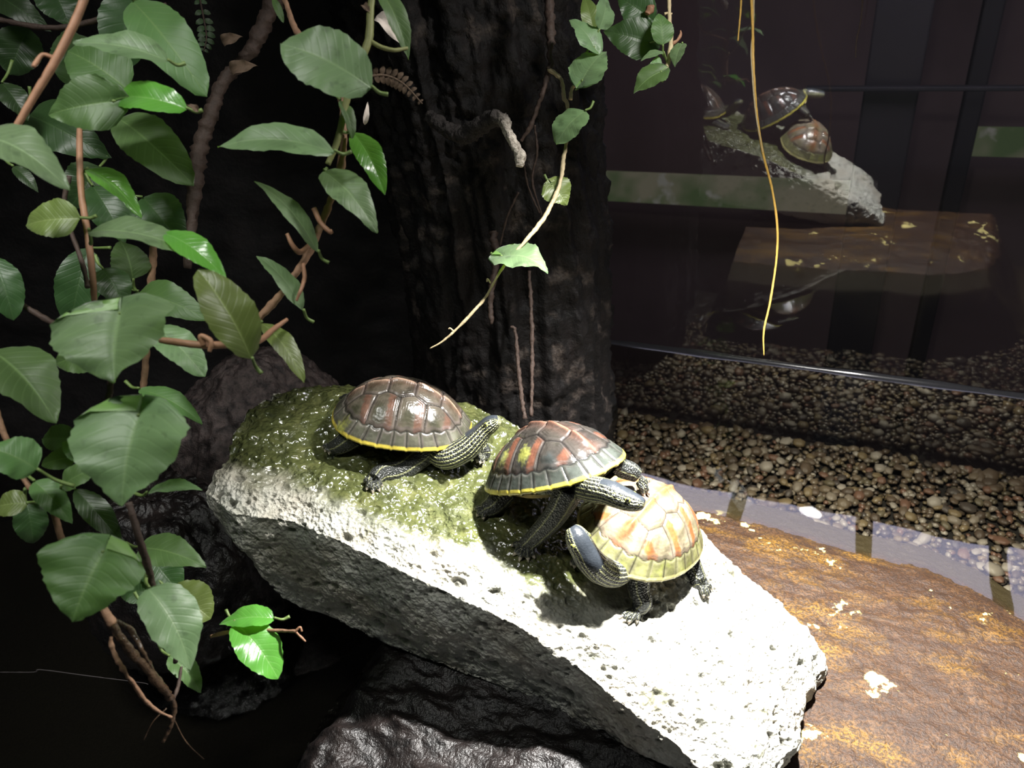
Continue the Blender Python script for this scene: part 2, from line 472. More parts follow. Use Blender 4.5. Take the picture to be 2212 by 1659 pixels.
# softer strip lamp in the hood, over the plants at the left
hood = empty('strip_lamp', HOOD, 'short strip lamp in the hood over the left plants', 'lamp')
hood.rotation_euler = (Vector(HOOD_AIM) - Vector(HOOD)).to_track_quat('-Z', 'Y').to_euler()
box('housing', (-.10, -.03, .004), (.10, .03, .04), M['black'], hood, .004)
box('diffuser', (-.095, -.025, .0), (.095, .025, .0035), mat_emit('strip_lamp_face', (1, 1, .97), 6), hood)
ha = bpy.data.lights.new('strip', 'AREA'); ha.shape = 'RECTANGLE'; ha.size = .19; ha.size_y = .05; ha.energy = HOOD_POWER; ha.spread = math.radians(62); ha.color = (1, 1, .96)
ho = bpy.data.objects.new('tube_light', ha); COL.objects.link(ho); ho.parent = hood; ho.location = (0, 0, -.002)
# pale ceiling panels over the walkway behind the glass, mirrored in the water
M['panel'] = mat_emit('ceiling_panel_light', (.62, .57, .76), PANEL_STRENGTH)
for i, (a, b) in enumerate([(-.47, -.200), (-.165, .066), (.100, .315), (.350, .62)]):
    r_ = empty('ceiling_light', (.5 * (a + b), 1.27, .62), 'pale lavender ceiling light panel, %s of the row behind the glass' % ['leftmost', 'second from the left', 'second from the right', 'rightmost'][i], 'ceiling light', 'ceiling light panels')
    w2 = .5 * (b - a)
    box('diffuser', (-w2, -.055, -.012), (w2, .14, 0), M['panel'], r_)
    j = Join()
    for lo_, hi_ in [((-w2 - .015, -.07, -.004), (-w2, .155, .03)), ((w2, -.07, -.004), (w2 + .015, .155, .03)), ((-w2, -.07, -.004), (w2, -.055, .03)), ((-w2, .14, -.004), (w2, .155, .03))]:
        j.add(*boxv(lo_, hi_))
    link('frame', j.mesh('frame'), M['post'], r_, smooth=False)
    box('blocking_cover', (-w2, -.055, .001), (w2, .14, .03), M['post'], r_)  # unseen cover added to keep panel light off the wall

# ================================================================== MAIN ROCK SLAB
def poly(p, n):
    p = np.array(p, float); d = np.r_[0, np.cumsum(np.linalg.norm(np.diff(p, axis=0), axis=1))]
    t_ = np.linspace(0, d[-1], n); return np.stack([np.interp(t_, d, p[:, k]) for k in range(p.shape[1])], 1)
FR = [(-.467, .326), (-.440, .315), (-.421, .311), (-.373, .327), (-.319, .326), (-.246, .328), (-.186, .331), (-.150, .328), (-.107, .321), (-.070, .320), (-.046, .313), (-.025, .303)]
BK = [(-.494, .474), (-.455, .495), (-.407, .512), (-.332, .529), (-.271, .532), (-.176, .530), (-.105, .523), (-.051, .503), (-.009, .493), (.019, .487)]
LF = [(-.467, .326), (-.466, .358), (-.484, .384), (-.499, .440), (-.494, .474)]
RT = [(-.025, .303), (-.010, .34), (.007, .38), (.008, .428), (.022, .468), (.019, .487)]
NU, NV = 620, 230
f_, b_, l_, r_ = poly(FR, NU), poly(BK, NU), poly(LF, NV), poly(RT, NV)
u = np.linspace(0, 1, NU)[:, None, None]; v = np.linspace(0, 1, NV)[None, :, None]
top = (1 - v) * f_[:, None] + v * b_[:, None] + (1 - u) * l_[None] + u * r_[None] - ((1 - u) * (1 - v) * f_[0] + u * (1 - v) * f_[-1] + (1 - u) * v * b_[0] + u * v * b_[-1])
xk = np.linspace(-.62, .12, 400); zk = np.convolve(np.pad(slab_z(xk), 20, mode='edge'), np.hanning(41) / np.hanning(41).sum(), 'valid')
def topz(x, y, vv):
    return np.interp(x, xk, zk) - .010 * sstep(.12, .0, vv) - .012 * sstep(.86, 1.0, vv)
V2 = np.broadcast_to(np.linspace(0, 1, NV)[None], (NU, NV))
tz = topz(top[..., 0], top[..., 1], V2)
tz = tz - .006 * sstep(.05, 0, np.linspace(0, 1, NU))[:, None] - .010 * sstep(.95, 1, np.linspace(0, 1, NU))[:, None] ** 2
topv = np.concatenate([top, tz[..., None]], 2)
idx = np.arange(NU * NV).reshape(NU, NV)
loop = np.r_[idx[:-1, 0], idx[-1, :-1], idx[:0:-1, -1], idx[0, :0:-1]]
tv = topv.reshape(-1, 3); lp = tv[loop]; n = len(loop)
tan = np.roll(lp, -4, 0) - np.roll(lp, 4, 0); on = np.stack([tan[:, 1], -tan[:, 0]], 1); on /= np.linalg.norm(on, axis=1)[:, None]
th = np.interp(lp[:, 0], [-.5, -.47, -.44, -.40, -.35, -.25, -.18, -.09, .02], [.03, .035, .075, .115, .128, .112, .095, .072, .045])
inset = np.where(lp[:, 0] > -.03, .018, .010)
NS = 72; rows = []
for k in range(1, NS + 1):
    s = k / NS
    off = .0035 * np.sin(np.pi * min(1, s * 1.2)) - inset * s ** 1.3
    rows.append(np.c_[lp[:, :2] + on * np.atleast_1d(off)[:, None], lp[:, 2] - th * s])
cen = lp.mean(0)
for s in (.25, .5, .75, .98):
    last = rows[NS - 1]; q = last.copy(); q[:, 1] += (np.interp(last[:, 0], [-.5, .02], [.40, .40]) - last[:, 1]) * s; q[:, 2] += .004; rows.append(q)
sv = np.vstack([tv] + rows)
sf = [gridf(NU, NV)]
prev = loop; base = len(tv)
for k in range(len(rows)):
    cur = base + np.arange(n); sf.append(np.stack([prev, np.roll(prev, -1), np.roll(cur, -1), cur], 1)); prev = cur; base += n
# orientation: flip skirt so normals point out
sf = np.vstack([sf[0]] + [a[:, ::-1] for a in sf[1:]])
nrm = vnormals(sv, sf)
if nrm[idx[NU // 2, NV // 2], 2] < 0: sf = sf[:, ::-1]; nrm = -nrm
yf = np.interp(sv[:, 0], f_[:, 0], f_[:, 1]); df = sv[:, 1] - yf
istop = np.zeros(len(sv)); istop[:len(tv)] = 1
nz = fbm(sv * 22, 4, 11)
moss = sstep(.006, .042, df + .030 * nz) * sstep(-.115, -.175, sv[:, 0] + .045 * nz - .25 * (df - .08)) * istop
moss = np.maximum(moss, istop * sstep(.42, .6, fbm(sv * 45, 3, 31)) * .7)
wet = moss * sstep(-.25, .05, fbm(sv * 60, 3, 41) + .25)
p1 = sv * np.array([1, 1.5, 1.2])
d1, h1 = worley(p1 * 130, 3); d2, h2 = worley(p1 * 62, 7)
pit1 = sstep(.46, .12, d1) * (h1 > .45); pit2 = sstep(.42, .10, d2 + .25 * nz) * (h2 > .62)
dryk = 1 - .75 * moss
disp = .0048 * nz + .0030 * fbm(sv * 75, 3, 21) + .0012 * fbm(sv * 260, 2, 23)
disp -= dryk * .0022 * pit1 + (1 - .5 * moss) * .0048 * pit2
disp -= moss * .0016 * sstep(.1, .6, fbm(p1 * 120, 2, 51))
sv = sv + nrm * disp[:, None]
me = mesh('basking_rock', sv, sf)
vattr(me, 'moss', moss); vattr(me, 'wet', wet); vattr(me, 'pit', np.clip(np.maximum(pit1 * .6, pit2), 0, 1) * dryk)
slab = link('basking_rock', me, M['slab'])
tag(slab, 'long pale porous rock slab with wet green algae, three turtles on top', 'rock')
SLABTOP = sv[:NU * NV].reshape(NU, NV, 3)
def rock_top(x, y):
    d = (SLABTOP[::3, ::3, 0] - x) ** 2 + (SLABTOP[::3, ::3, 1] - y) ** 2
    i = np.unravel_index(np.argmin(d), d.shape); return SLABTOP[::3, ::3, 2][i]

# ------------------------------------------------------------------ wet brown stone half under water
nu, nv = 330, 260
X, Y = np.meshgrid(np.linspace(-.22, .42, nu), np.linspace(.22, .74, nv), indexing='ij')
ye = np.interp(X, [-.22, -.133, -.033, .041, .10, .151, .18, .30, .52], [.655, .660, .655, .644, .645, .625, .606, .545, .42])
pb = np.stack([X.ravel(), Y.ravel(), 0 * X.ravel()], 1)
d = (ye - Y).ravel() + .004 * fbm(pb * 30, 3, 61)
z = np.where(d > 0, .020 * (1 - np.exp(-np.maximum(d, 0) / .06)), -.28 * np.maximum(-d, 0) - 40 * np.maximum(-d - .045, 0) ** 2 - 1.2 * np.maximum(-d - .05, 0))
z += .003 * fbm(pb * np.array([14, 30, 1]), 4, 63) * sstep(0, .05, d) + .0012 * fbm(pb * np.array([150, 190, 1]), 3, 64)
z -= .10 * sstep(.40, .30, pb[:, 1] + .10 * sstep(.05, -.1, pb[:, 0])) + .10 * sstep(.19, .27, pb[:, 0] + .01 * fbm(pb * 30, 2, 66))
z = np.maximum(z, -.15)
pb[:, 2] = z
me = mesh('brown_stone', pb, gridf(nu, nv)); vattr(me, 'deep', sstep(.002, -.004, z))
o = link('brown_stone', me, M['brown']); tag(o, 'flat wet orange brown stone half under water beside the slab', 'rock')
# ------------------------------------------------------------------ dark ledge under the slab
nu, nv = 240, 150
X, Y = np.meshgrid(np.linspace(-.44, .0, nu), np.linspace(.12, .40, nv), indexing='ij')
pb = np.stack([X.ravel(), Y.ravel(), 0 * X.ravel()], 1)
z = (.058 + .10 * (pb[:, 1] - .33)) * sstep(-.40, -.33, pb[:, 0] + .02 * fbm(pb * 20, 3, 71)) - .10 * sstep(-.33, -.44, pb[:, 0])
z *= sstep(.12, .20, pb[:, 1]); z -= .03 * sstep(-.08, .0, pb[:, 0]) + .05 * sstep(.2, .12, pb[:, 1])
z += .009 * fbm(pb * np.array([18, 40, 1]), 4, 73) + .004 * fbm(pb * np.array([50, 110, 1]), 3, 74)
pb[:, 2] = z
o = link('dark_ledge', mesh('dark_ledge', pb, gridf(nu, nv)), M['darkrock']); tag(o, 'dark wet brown ledge in the shade under the pale slab', 'rock')
# ------------------------------------------------------------------ boulders behind the left end
def boulder(name, c, rad, mat, label, seed, amp=.18, nn=110):
    th_ = np.linspace(.02, math.pi - .02, nn); ph = np.linspace(0, 2 * np.pi, nn * 2, endpoint=False)
    T_, Ph = np.meshgrid(th_, ph, indexing='ij')
    s = np.stack([np.sin(T_) * np.cos(Ph), np.sin(T_) * np.sin(Ph), np.cos(T_)], -1).reshape(-1, 3)
    k = 1 + amp * fbm(s * 1.7, 3, seed) + .05 * fbm(s * 9, 3, seed + 5) + .02 * fbm(s * 30, 2, seed + 8)
    o = link(name, mesh(name, s * k[:, None] * np.array(rad), gridf(nn, nn * 2, wrapv=True)[:, ::-1]), mat, loc=c)
    return tag(o, label, 'rock')
boulder('boulder', (-.575, .50, .10), (.098, .11, .118), M['boulder'], 'purple brown boulder behind the left end of the slab', 81)
boulder('boulder', (-.60, .36, .03), (.115, .09, .115), M['darkrock'], 'dark knobbly boulder under the left tip of the slab', 91)

# ------------------------------------------------------------------ tree trunk / driftwood column in front of the glass
nu, nv = 330, 260
zz = np.linspace(-.14, 1.05, nu); aa = np.linspace(math.radians(-205), math.radians(60), nv)
Z, A_ = np.meshgrid(zz, aa, indexing='ij')
cx = -.405 + .012 * np.sin(Z * 7) + .01 * (Z - .3); cy = .765 + .0 * Z
R_ = .112 + .010 * np.sin(Z * 5 + 1) + .016 * sstep(.12, -.05, Z) + .012 * sstep(.33, .48, Z)
ps = np.stack([np.cos(A_) * 3.2, np.sin(A_) * 3.2, Z * 4.0], -1).reshape(-1, 3)
pf = np.stack([np.cos(A_) * .11, np.sin(A_) * .11, Z], -1).reshape(-1, 3)
rid = 1 - np.abs(fbm(ps * np.array([1.6, 1.6, .8]), 3, 101))
low = sstep(.33, .40, Z.ravel())
k = R_.ravel() + .020 * (rid - .75) + .016 * fbm(ps * 1.1, 3, 105) + .006 * fbm(pf * 60, 3, 107) + low * .007 * fbm(pf * 140, 3, 109) + .002 * fbm(pf * 300, 2, 113)
tvx = np.stack([cx.ravel() + np.cos(A_.ravel()) * k, cy.ravel() + np.sin(A_.ravel()) * k, Z.ravel()], 1)
me = mesh('bark_column', tvx, gridf(nu, nv)[:, ::-1])
vattr(me, 'crust', sstep(.15, .55, fbm(pf * 70, 3, 117)) * .55 * sstep(-.3, .3, fbm(pf * 9, 2, 119)))
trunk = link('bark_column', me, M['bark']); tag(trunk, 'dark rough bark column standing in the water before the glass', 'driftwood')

# ------------------------------------------------------------------ gravel
pal = [(.090, .064, .042), (.125, .095, .062), (.18, .15, .115), (.066, .047, .032), (.13, .070, .046), (.26, .23, .19), (.10, .082, .050), (.055, .044, .036), (.155, .115, .062)]
GM = []
for i, c in enumerate(pal):
    GM.append(simple_mat('pebble_' + 'abcdefghi'[i], c, .35, 180, .35, .25, .001))
def ico(sub):
    bm = bmesh.new(); bmesh.ops.create_icosphere(bm, subdivisions=sub, radius=1)
    v = np.array([a.co[:] for a in bm.verts]); f = [tuple(x.index for x in q.verts) for q in bm.faces]; bm.free(); return v, f
iv, iff = ico(2); iv1, if1 = ico(1)
def bed(x, y):
    return -.124 + .010 * fbm(np.stack([x * 5, y * 5, 0 * x], 1), 2, 131)
# scatter on a jittered grid over the visible bed
gxs = np.arange(-.52, .66, .0085); gys = np.arange(.50, .99, .0085)
GXX, GYY = np.meshgrid(gxs, gys)
px_ = GXX.ravel() + rng.uniform(-.004, .004, GXX.size); py_ = GYY.ravel() + rng.uniform(-.004, .004, GXX.size)
keep = (py_ < .988)
px_, py_ = px_[keep], py_[keep]; pz_ = bed(px_, py_)
sz = rng.lognormal(math.log(.0046), .30, len(px_)); sz = np.clip(sz, .0028, .0105)
# visible part, apparent size
cc = (np.stack([px_, py_, pz_], 1) - CAM) @ RM
uu_ = cc[:, 0] / cc[:, 2] * FPX + 1106; vv_ = cc[:, 1] / cc[:, 2] * FPX + 829.5
app = sz / cc[:, 2]
yedge = np.interp(px_, [-.22, -.133, .041, .10, .151, .18, .30, .52], [.70, .71, .70, .70, .68, .66, .60, .47])
vis = (uu_ > 1330) & (uu_ < 2212) & (vv_ > 880) & (vv_ < 1300) & (py_ > yedge + .03) & (py_ < .98)
ords = np.argsort(-np.where(vis, app, 0))[:300]
big = set(ords.tolist())
pmesh = []
for k in range(6):
    r = np.random.default_rng(200 + k)
    s = iv1 * (1 + .22 * vnoise(iv1 * 1.3 + k * 9.1, 140 + k))[:, None]
    pmesh.append(mesh('pebble', s, if1)); pmesh[-1].shade_smooth()
pm2 = {}
tones = ['brown', 'tan', 'sandy grey', 'dark brown', 'reddish', 'off-white', 'olive brown', 'charcoal', 'ochre']
for i in ords:
    k = int(rng.integers(6)); c = int(rng.choice(9, p=[.18, .15, .12, .12, .08, .11, .1, .07, .07]))
    if (k, c) not in pm2:
        m2 = pmesh[k].copy(); m2.materials.append(GM[c]); pm2[(k, c)] = m2
    o = bpy.data.objects.new('pebble', pm2[(k, c)]); COL.objects.link(o)
    o.location = (px_[i], py_[i], pz_[i] + sz[i] * .55)
    o.scale = (sz[i] * rng.uniform(1.0, 1.5), sz[i] * rng.uniform(.85, 1.15), sz[i] * rng.uniform(.55, .8)); o.rotation_euler = (rng.uniform(-.3, .3), rng.uniform(-.3, .3), rng.uniform(0, 6.28))
    tag(o, 'small %s pebble on the gravel bed under the water' % tones[c], 'pebble', tones[c] + ' pebbles in the gravel bed')
rest = np.array([i for i in range(len(px_)) if i not in big and (py_[i] > yedge[i] - .02)])
ov, of = ico(1)
nb = len(ov); N = len(rest)
ang = rng.uniform(0, 6.28, N); ca, sa = np.cos(ang), np.sin(ang)
sx = sz[rest] * rng.uniform(1, 1.5, N); sy = sz[rest] * rng.uniform(.8, 1.15, N); szz = sz[rest] * rng.uniform(.5, .8, N)
jit = 1 + .18 * rng.standard_normal((N, nb))
L_ = ov[None] * jit[:, :, None] * np.stack([sx, sy, szz], 1)[:, None]
G_ = np.stack([L_[..., 0] * ca[:, None] - L_[..., 1] * sa[:, None], L_[..., 0] * sa[:, None] + L_[..., 1] * ca[:, None], L_[..., 2]], -1)
G_ += np.stack([px_[rest], py_[rest], pz_[rest] + sz[rest] * .3], 1)[:, None]
F_ = (np.array(of)[None] + (np.arange(N) * nb)[:, None, None]).reshape(-1, 3)
me = mesh('gravel', G_.reshape(-1, 3), F_)
cidx = rng.choice(9, N, p=[.18, .15, .12, .12, .08, .11, .1, .07, .07])
colr = np.array(pal)[cidx] * rng.uniform(.7, 1.25, N)[:, None]
vattr(me, 'Col', np.repeat(colr, nb, 0))
t = NT('gravel_mix'); M['gravel'] = t.surf(t.bsdf(t.attr('Col', 'Color'), .4, None, .5))
o = link('gravel', me, M['gravel']); tag(o, 'mixed brown and white gravel on the bottom of the water', 'gravel', kind='stuff')

# ------------------------------------------------------------------ the walkway behind the glass
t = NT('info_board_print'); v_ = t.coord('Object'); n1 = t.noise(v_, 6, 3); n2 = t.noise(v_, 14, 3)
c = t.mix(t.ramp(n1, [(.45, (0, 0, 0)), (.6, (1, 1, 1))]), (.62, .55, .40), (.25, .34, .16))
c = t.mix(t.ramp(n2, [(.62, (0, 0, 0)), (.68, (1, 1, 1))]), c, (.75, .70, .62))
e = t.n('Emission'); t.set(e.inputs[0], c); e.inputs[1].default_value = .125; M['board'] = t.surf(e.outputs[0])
o = box('info_board', (-.90, 1.80, -.070), (.006, 1.815, .003), M['board']); tag(o, 'long dim beige and green information board behind the rear glass', 'sign')
o = box('info_board', (.143, 1.80, .068), (.50, 1.815, .124), M['board']); tag(o, 'short dim beige information board behind the glass at the right edge', 'sign')
# posts and a rail of the room behind the glass
for a, b, y_ in [(1865, 1985, 1.60), (2085, 2130, 1.75)]:
    x0, x1 = ony(a, 200, y_)[0], ony(b, 200, y_)[0]
    o = box('post', (x0, y_, -.6), (x1, y_ + .05, 1.2), M['post'], bev=.004); tag(o, 'dark upright post behind the rear glass, %s' % ('the wider one' if b - a > 80 else 'the narrow one at the right'), 'post')
p0 = ony(1740, 192, 1.58); p1 = ony(2150, 212, 1.58)
o = box('rail', (p0[0], 1.575, p0[2] - .004), (p1[0] + .6, 1.59, p0[2] + .004), M['rail'], bev=.002); tag(o, 'thin grey horizontal rail behind the rear glass', 'rail')

# ================================================================== TURTLES
def rot3(yaw, pitch, roll):
    cy, sy, cp, sp, cr, sr = math.cos(yaw), math.sin(yaw), math.cos(pitch), math.sin(pitch), math.cos(roll), math.sin(roll)
    return np.array([[cy, -sy, 0], [sy, cy, 0], [0, 0, 1]]) @ np.array([[cp, 0, sp], [0, 1, 0], [-sp, 0, cp]]) @ np.array([[1, 0, 0], [0, cr, -sr], [0, sr, cr]])

def mat_shell(name, rough=.22):
    t = NT(name); v = t.coord('Object')
    c = t.attr('Col', 'Color'); n1 = t.noise(v, 500, 4, .6); n2 = t.noise(v, 90, 4, .6)
    c = t.mix(t.maprange(n2, .35, .65, 0, .85), c, t.mix(1.0, c, (.38, .38, .34), 'MULTIPLY'))
    h = t.math('ADD', t.math('MULTIPLY', n1, .6), t.math('MULTIPLY', n2, .5))
    return t.surf(t.bsdf(c, t.maprange(n2, .3, .7, rough * .75, rough * 1.5), t.bump(h, .32, .0007), .6))
M['shell'] = mat_shell('wet_shell')

def mat_skin(name, stripe, dark, nst):
    t = NT(name); v = t.coord('Object')
    th = t.attr('theta'); s = t.attr('sneck'); kind = t.attr('kind'); cap = t.attr('cap'); claw = t.attr('claw')
    wob = t.noise(v, 60, 2); fine = t.noise(v, 420, 3)
    ph = t.math('ADD', t.math('MULTIPLY', th, nst), t.math('MULTIPLY', wob, 3.0))
    w = t.math('COSINE', ph)
    st = t.maprange(w, .42, .72, 0, 1)
    brk = t.maprange(t.noise(v, 130, 2), .34, .44, .25, 1)
    st = t.math('MULTIPLY', st, brk)
    # legs carry fainter, sparser stripes
    legw = t.maprange(t.math('COSINE', t.math('ADD', t.math('MULTIPLY', th, 6.0), t.math('MULTIPLY', wob, 2.0))), .86, .97, 0, .40)
    st = t.mix(t.maprange(kind, 1.4, 1.6), st, legw)
    st = t.math('MULTIPLY', st, t.maprange(kind, .3, .8))
    st = t.math('MULTIPLY', st, t.math('SUBTRACT', 1.0, cap))
    base = t.mix(fine, tuple(a * .6 for a in dark), tuple(a * 1.5 for a in dark))
    base = t.mix(cap, base, t.mix(fine, (.018, .022, .027), (.036, .042, .050)))
    c = t.mix(st, base, stripe)
    c = t.mix(claw, c, (.33, .29, .23))
    vo = t.n('TexVoronoi', i_Vector=v, i_Scale=620.0).outputs[0]
    scl = t.math('MULTIPLY', vo, t.math('SUBTRACT', 1.0, t.math('MULTIPLY', cap, .9)))
    rough = t.math('SUBTRACT', .42, t.math('MULTIPLY', cap, .16))
    return t.surf(t.bsdf(c, rough, t.bump(scl, .6, .0018), .5))
M['skin'] = mat_skin('striped_skin', (.40, .41, .19), (.020, .022, .020), 20.0)
M['iris'] = simple_mat('turtle_iris', (.17, .18, .05), .1, 300, .3, .0, .0005, spec=.9)
M['pupil'] = simple_mat('turtle_pupil', (.003, .003, .003), .06, 300, .3, .0, .0005, spec=.9)

VS = [(.345, 0), (.165, 0), (-.025, 0), (-.21, 0), (-.365, 0)]
CS = [(.265, .245), (.075, .262), (-.125, .258), (-.295, .215)]
SITES = np.array(VS + [(x, y) for x, y in CS] + [(x, -y) for x, y in CS])
def outline_r(ph):
    n_ = 2.25
    a = np.where(np.cos(ph) > 0, .5, .5); b = .395
    return (np.abs(np.cos(ph) / a) ** n_ + np.abs(np.sin(ph) / b) ** n_) ** (-1 / n_)
def carapace(style, H=.34):
    nr, npn = 92, 336
    rho = np.linspace(0.004, 1, nr); ph = np.linspace(0, 2 * np.pi, npn, endpoint=False)
    R_, Pn = np.meshgrid(rho, ph, indexing='ij')
    rr = outline_r(Pn) * R_
    x = rr * np.cos(Pn); y = rr * np.sin(Pn)
    y = y * (1 - .10 * x / .5)
    x = np.where(x > 0, x * (.97 + .03 * np.minimum(1, np.abs(y) / .1)), x)      # shallow nuchal notch
    x = x.ravel(); y = y.ravel(); r1 = R_.ravel(); p1 = Pn.ravel()
    dome = .90 * np.clip(1 - (r1 / 1.015) ** 2.25, 0, 1) ** .80 + .10 * np.clip(1 - r1, 0, 1)
    z = H * dome * (1 - .10 * x)
    # id and seam distance
    ring = .835 + .010 * np.cos(p1 * 25)
    marg = r1 > ring
    pts = np.stack([x, y], 1)
    D = ((pts[:, None] - SITES[None]) ** 2).sum(2)
    near = D.argmin(1)
    sd = np.full(len(x), 9.)
    for b in range(len(SITES)):
        db = np.linalg.norm(SITES[b] - SITES[near], axis=1) + 1e-9
        q = (D[:, b] - D[np.arange(len(x)), near]) / (2 * db); q[near == b] = 9
        sd = np.minimum(sd, q)
    dring = np.abs(r1 - ring) * outline_r(p1)
    nm = 25; sec = (np.floor((p1 / (2 * np.pi) + .5 / nm) * nm).astype(int)) % nm
    fr = ((p1 / (2 * np.pi) + .5 / nm) * nm) % 1
    dsec = np.minimum(fr, 1 - fr) / nm * 2 * np.pi * r1 * outline_r(p1)
    sid = np.where(marg, 100 + sec, near)
    seam = np.where(marg, np.minimum(dsec, dring), np.minimum(sd, dring))
    # relief
    P3 = np.stack([x, y, z], 1)
    nz1 = fbm(P3 * 14 + style['seed'], 3, style['seed'])
    nz2 = fbm(P3 * 45, 3, style['seed'] + 3)
    groove = np.exp(-(seam / .0065) ** 2)
    rings = np.cos(np.clip(seam, 0, .09) * 2 * np.pi / .016) * np.exp(-seam / .05)
    site = SITES[near]; ex = x - site[:, 0]; ey = np.abs(y) - np.abs(site[:, 1])
    isV = (near < 5) & ~marg; isC = (near >= 5) & ~marg
    keel = np.exp(-(y / .020) ** 2) * sstep(.80, .70, r1) * (.55 + .55 * sstep(.05, -.08, ex)) * np.where(np.abs(x) < .45, 1, 0)
    lk = np.exp(-((np.abs(y) - .235) / .03) ** 2) * isC * sstep(.06, -.05, ex)
    z = z - .0085 * groove + .0016 * rings * (1 - marg * .4) + .024 * keel + .007 * lk + .006 * sstep(0, .05, seam) * (~marg) + .004 * nz1 * .5 + .0018 * nz2
    lip = sstep(.86, 1.0, r1); z = z + .016 * lip ** 2
    if style.get('jag'): pass
    v = np.stack([x, y, z], 1)
    # pigment
    S = style
    c = np.array(S['base'])[None] * (1 + .35 * nz1[:, None])
    ar = np.clip(1 - np.hypot(ex + .02, ey * .8) / .055, 0, 1) * (~marg)
    ar = np.clip(ar * 1.5 + .5 * nz2 * (ar > .05), 0, 1)
    c = c * (1 - ar[:, None] * .75) + np.array(S['areola']) * (ar[:, None] * .75)
    st = isC * sstep(.018, .036, ex + .014 * nz2) * sstep(.085, .065, ex) * sstep(-.12, .0, .09 - np.abs(ey)) 
    st = np.clip(st * (1 + .6 * nz1), 0, 1) * S.get('streak_k', 1)
    kst = isV * np.exp(-((np.abs(y) - .0) / .055) ** 2) * S.get('keel_k', .8) * np.clip(.75 + .7 * nz1, 0, 1)
    st = np.maximum(st, kst)[:, None]
    c = c * (1 - st) + np.array(S['streak']) * st
    lowc = (isC * sstep(.05, .10, ey))[:, None] * S.get('skirt_k', .5)
    c = c * (1 - lowc) + np.array(S['streak']) * .7 * lowc
    kl = (np.exp(-(y / .011) ** 2) * isV * S.get('keel_light', 1))[:, None]
    c = c * (1 - kl) + np.array(S['keelc']) * kl
    mk = marg[:, None] * 1.0
    mc = np.array(S['marg']) * (1 + .5 * nz1[:, None])
    c = c * (1 - mk) + mc * mk
    if S.get('algae'):
        al = (sstep(.05, .45, fbm(P3 * 18 + 5, 3, S['seed'] + 9)) * S['algae'] * (np.where(marg, 1, .35)))[:, None]
        c = c * (1 - al) + np.array((.20, .22, .055)) * al
    out = np.exp(-((seam - .011) / .005) ** 2)[:, None] * .45
    c = c * (1 - out) + np.array(S['edge']) * out
    gr = np.exp(-(seam / .0045) ** 2)[:, None] * .85
    c = c * (1 - gr) + np.array((.010, .009, .010)) * gr
    ye = (sstep(.978, .992, r1))[:, None]
    c = c * (1 - ye) + np.array(S['rim']) * ye
    for (sx_, sy_, rad_) in S.get('spots', []):
        k = np.clip(1.3 - np.hypot(x - sx_, y - sy_) / rad_ + .8 * nz2, 0, 1)[:, None]
        c = c * (1 - k) + np.array((.26, .27, .07)) * k
    f = gridf(nr, npn, wrapv=True)
    fid = sid[f]
    fsel = np.array([np.bincount(q).argmax() for q in fid]) if False else np.sort(fid, 1)[:, 2]
    return v, c, f, fsel, (nr, npn)

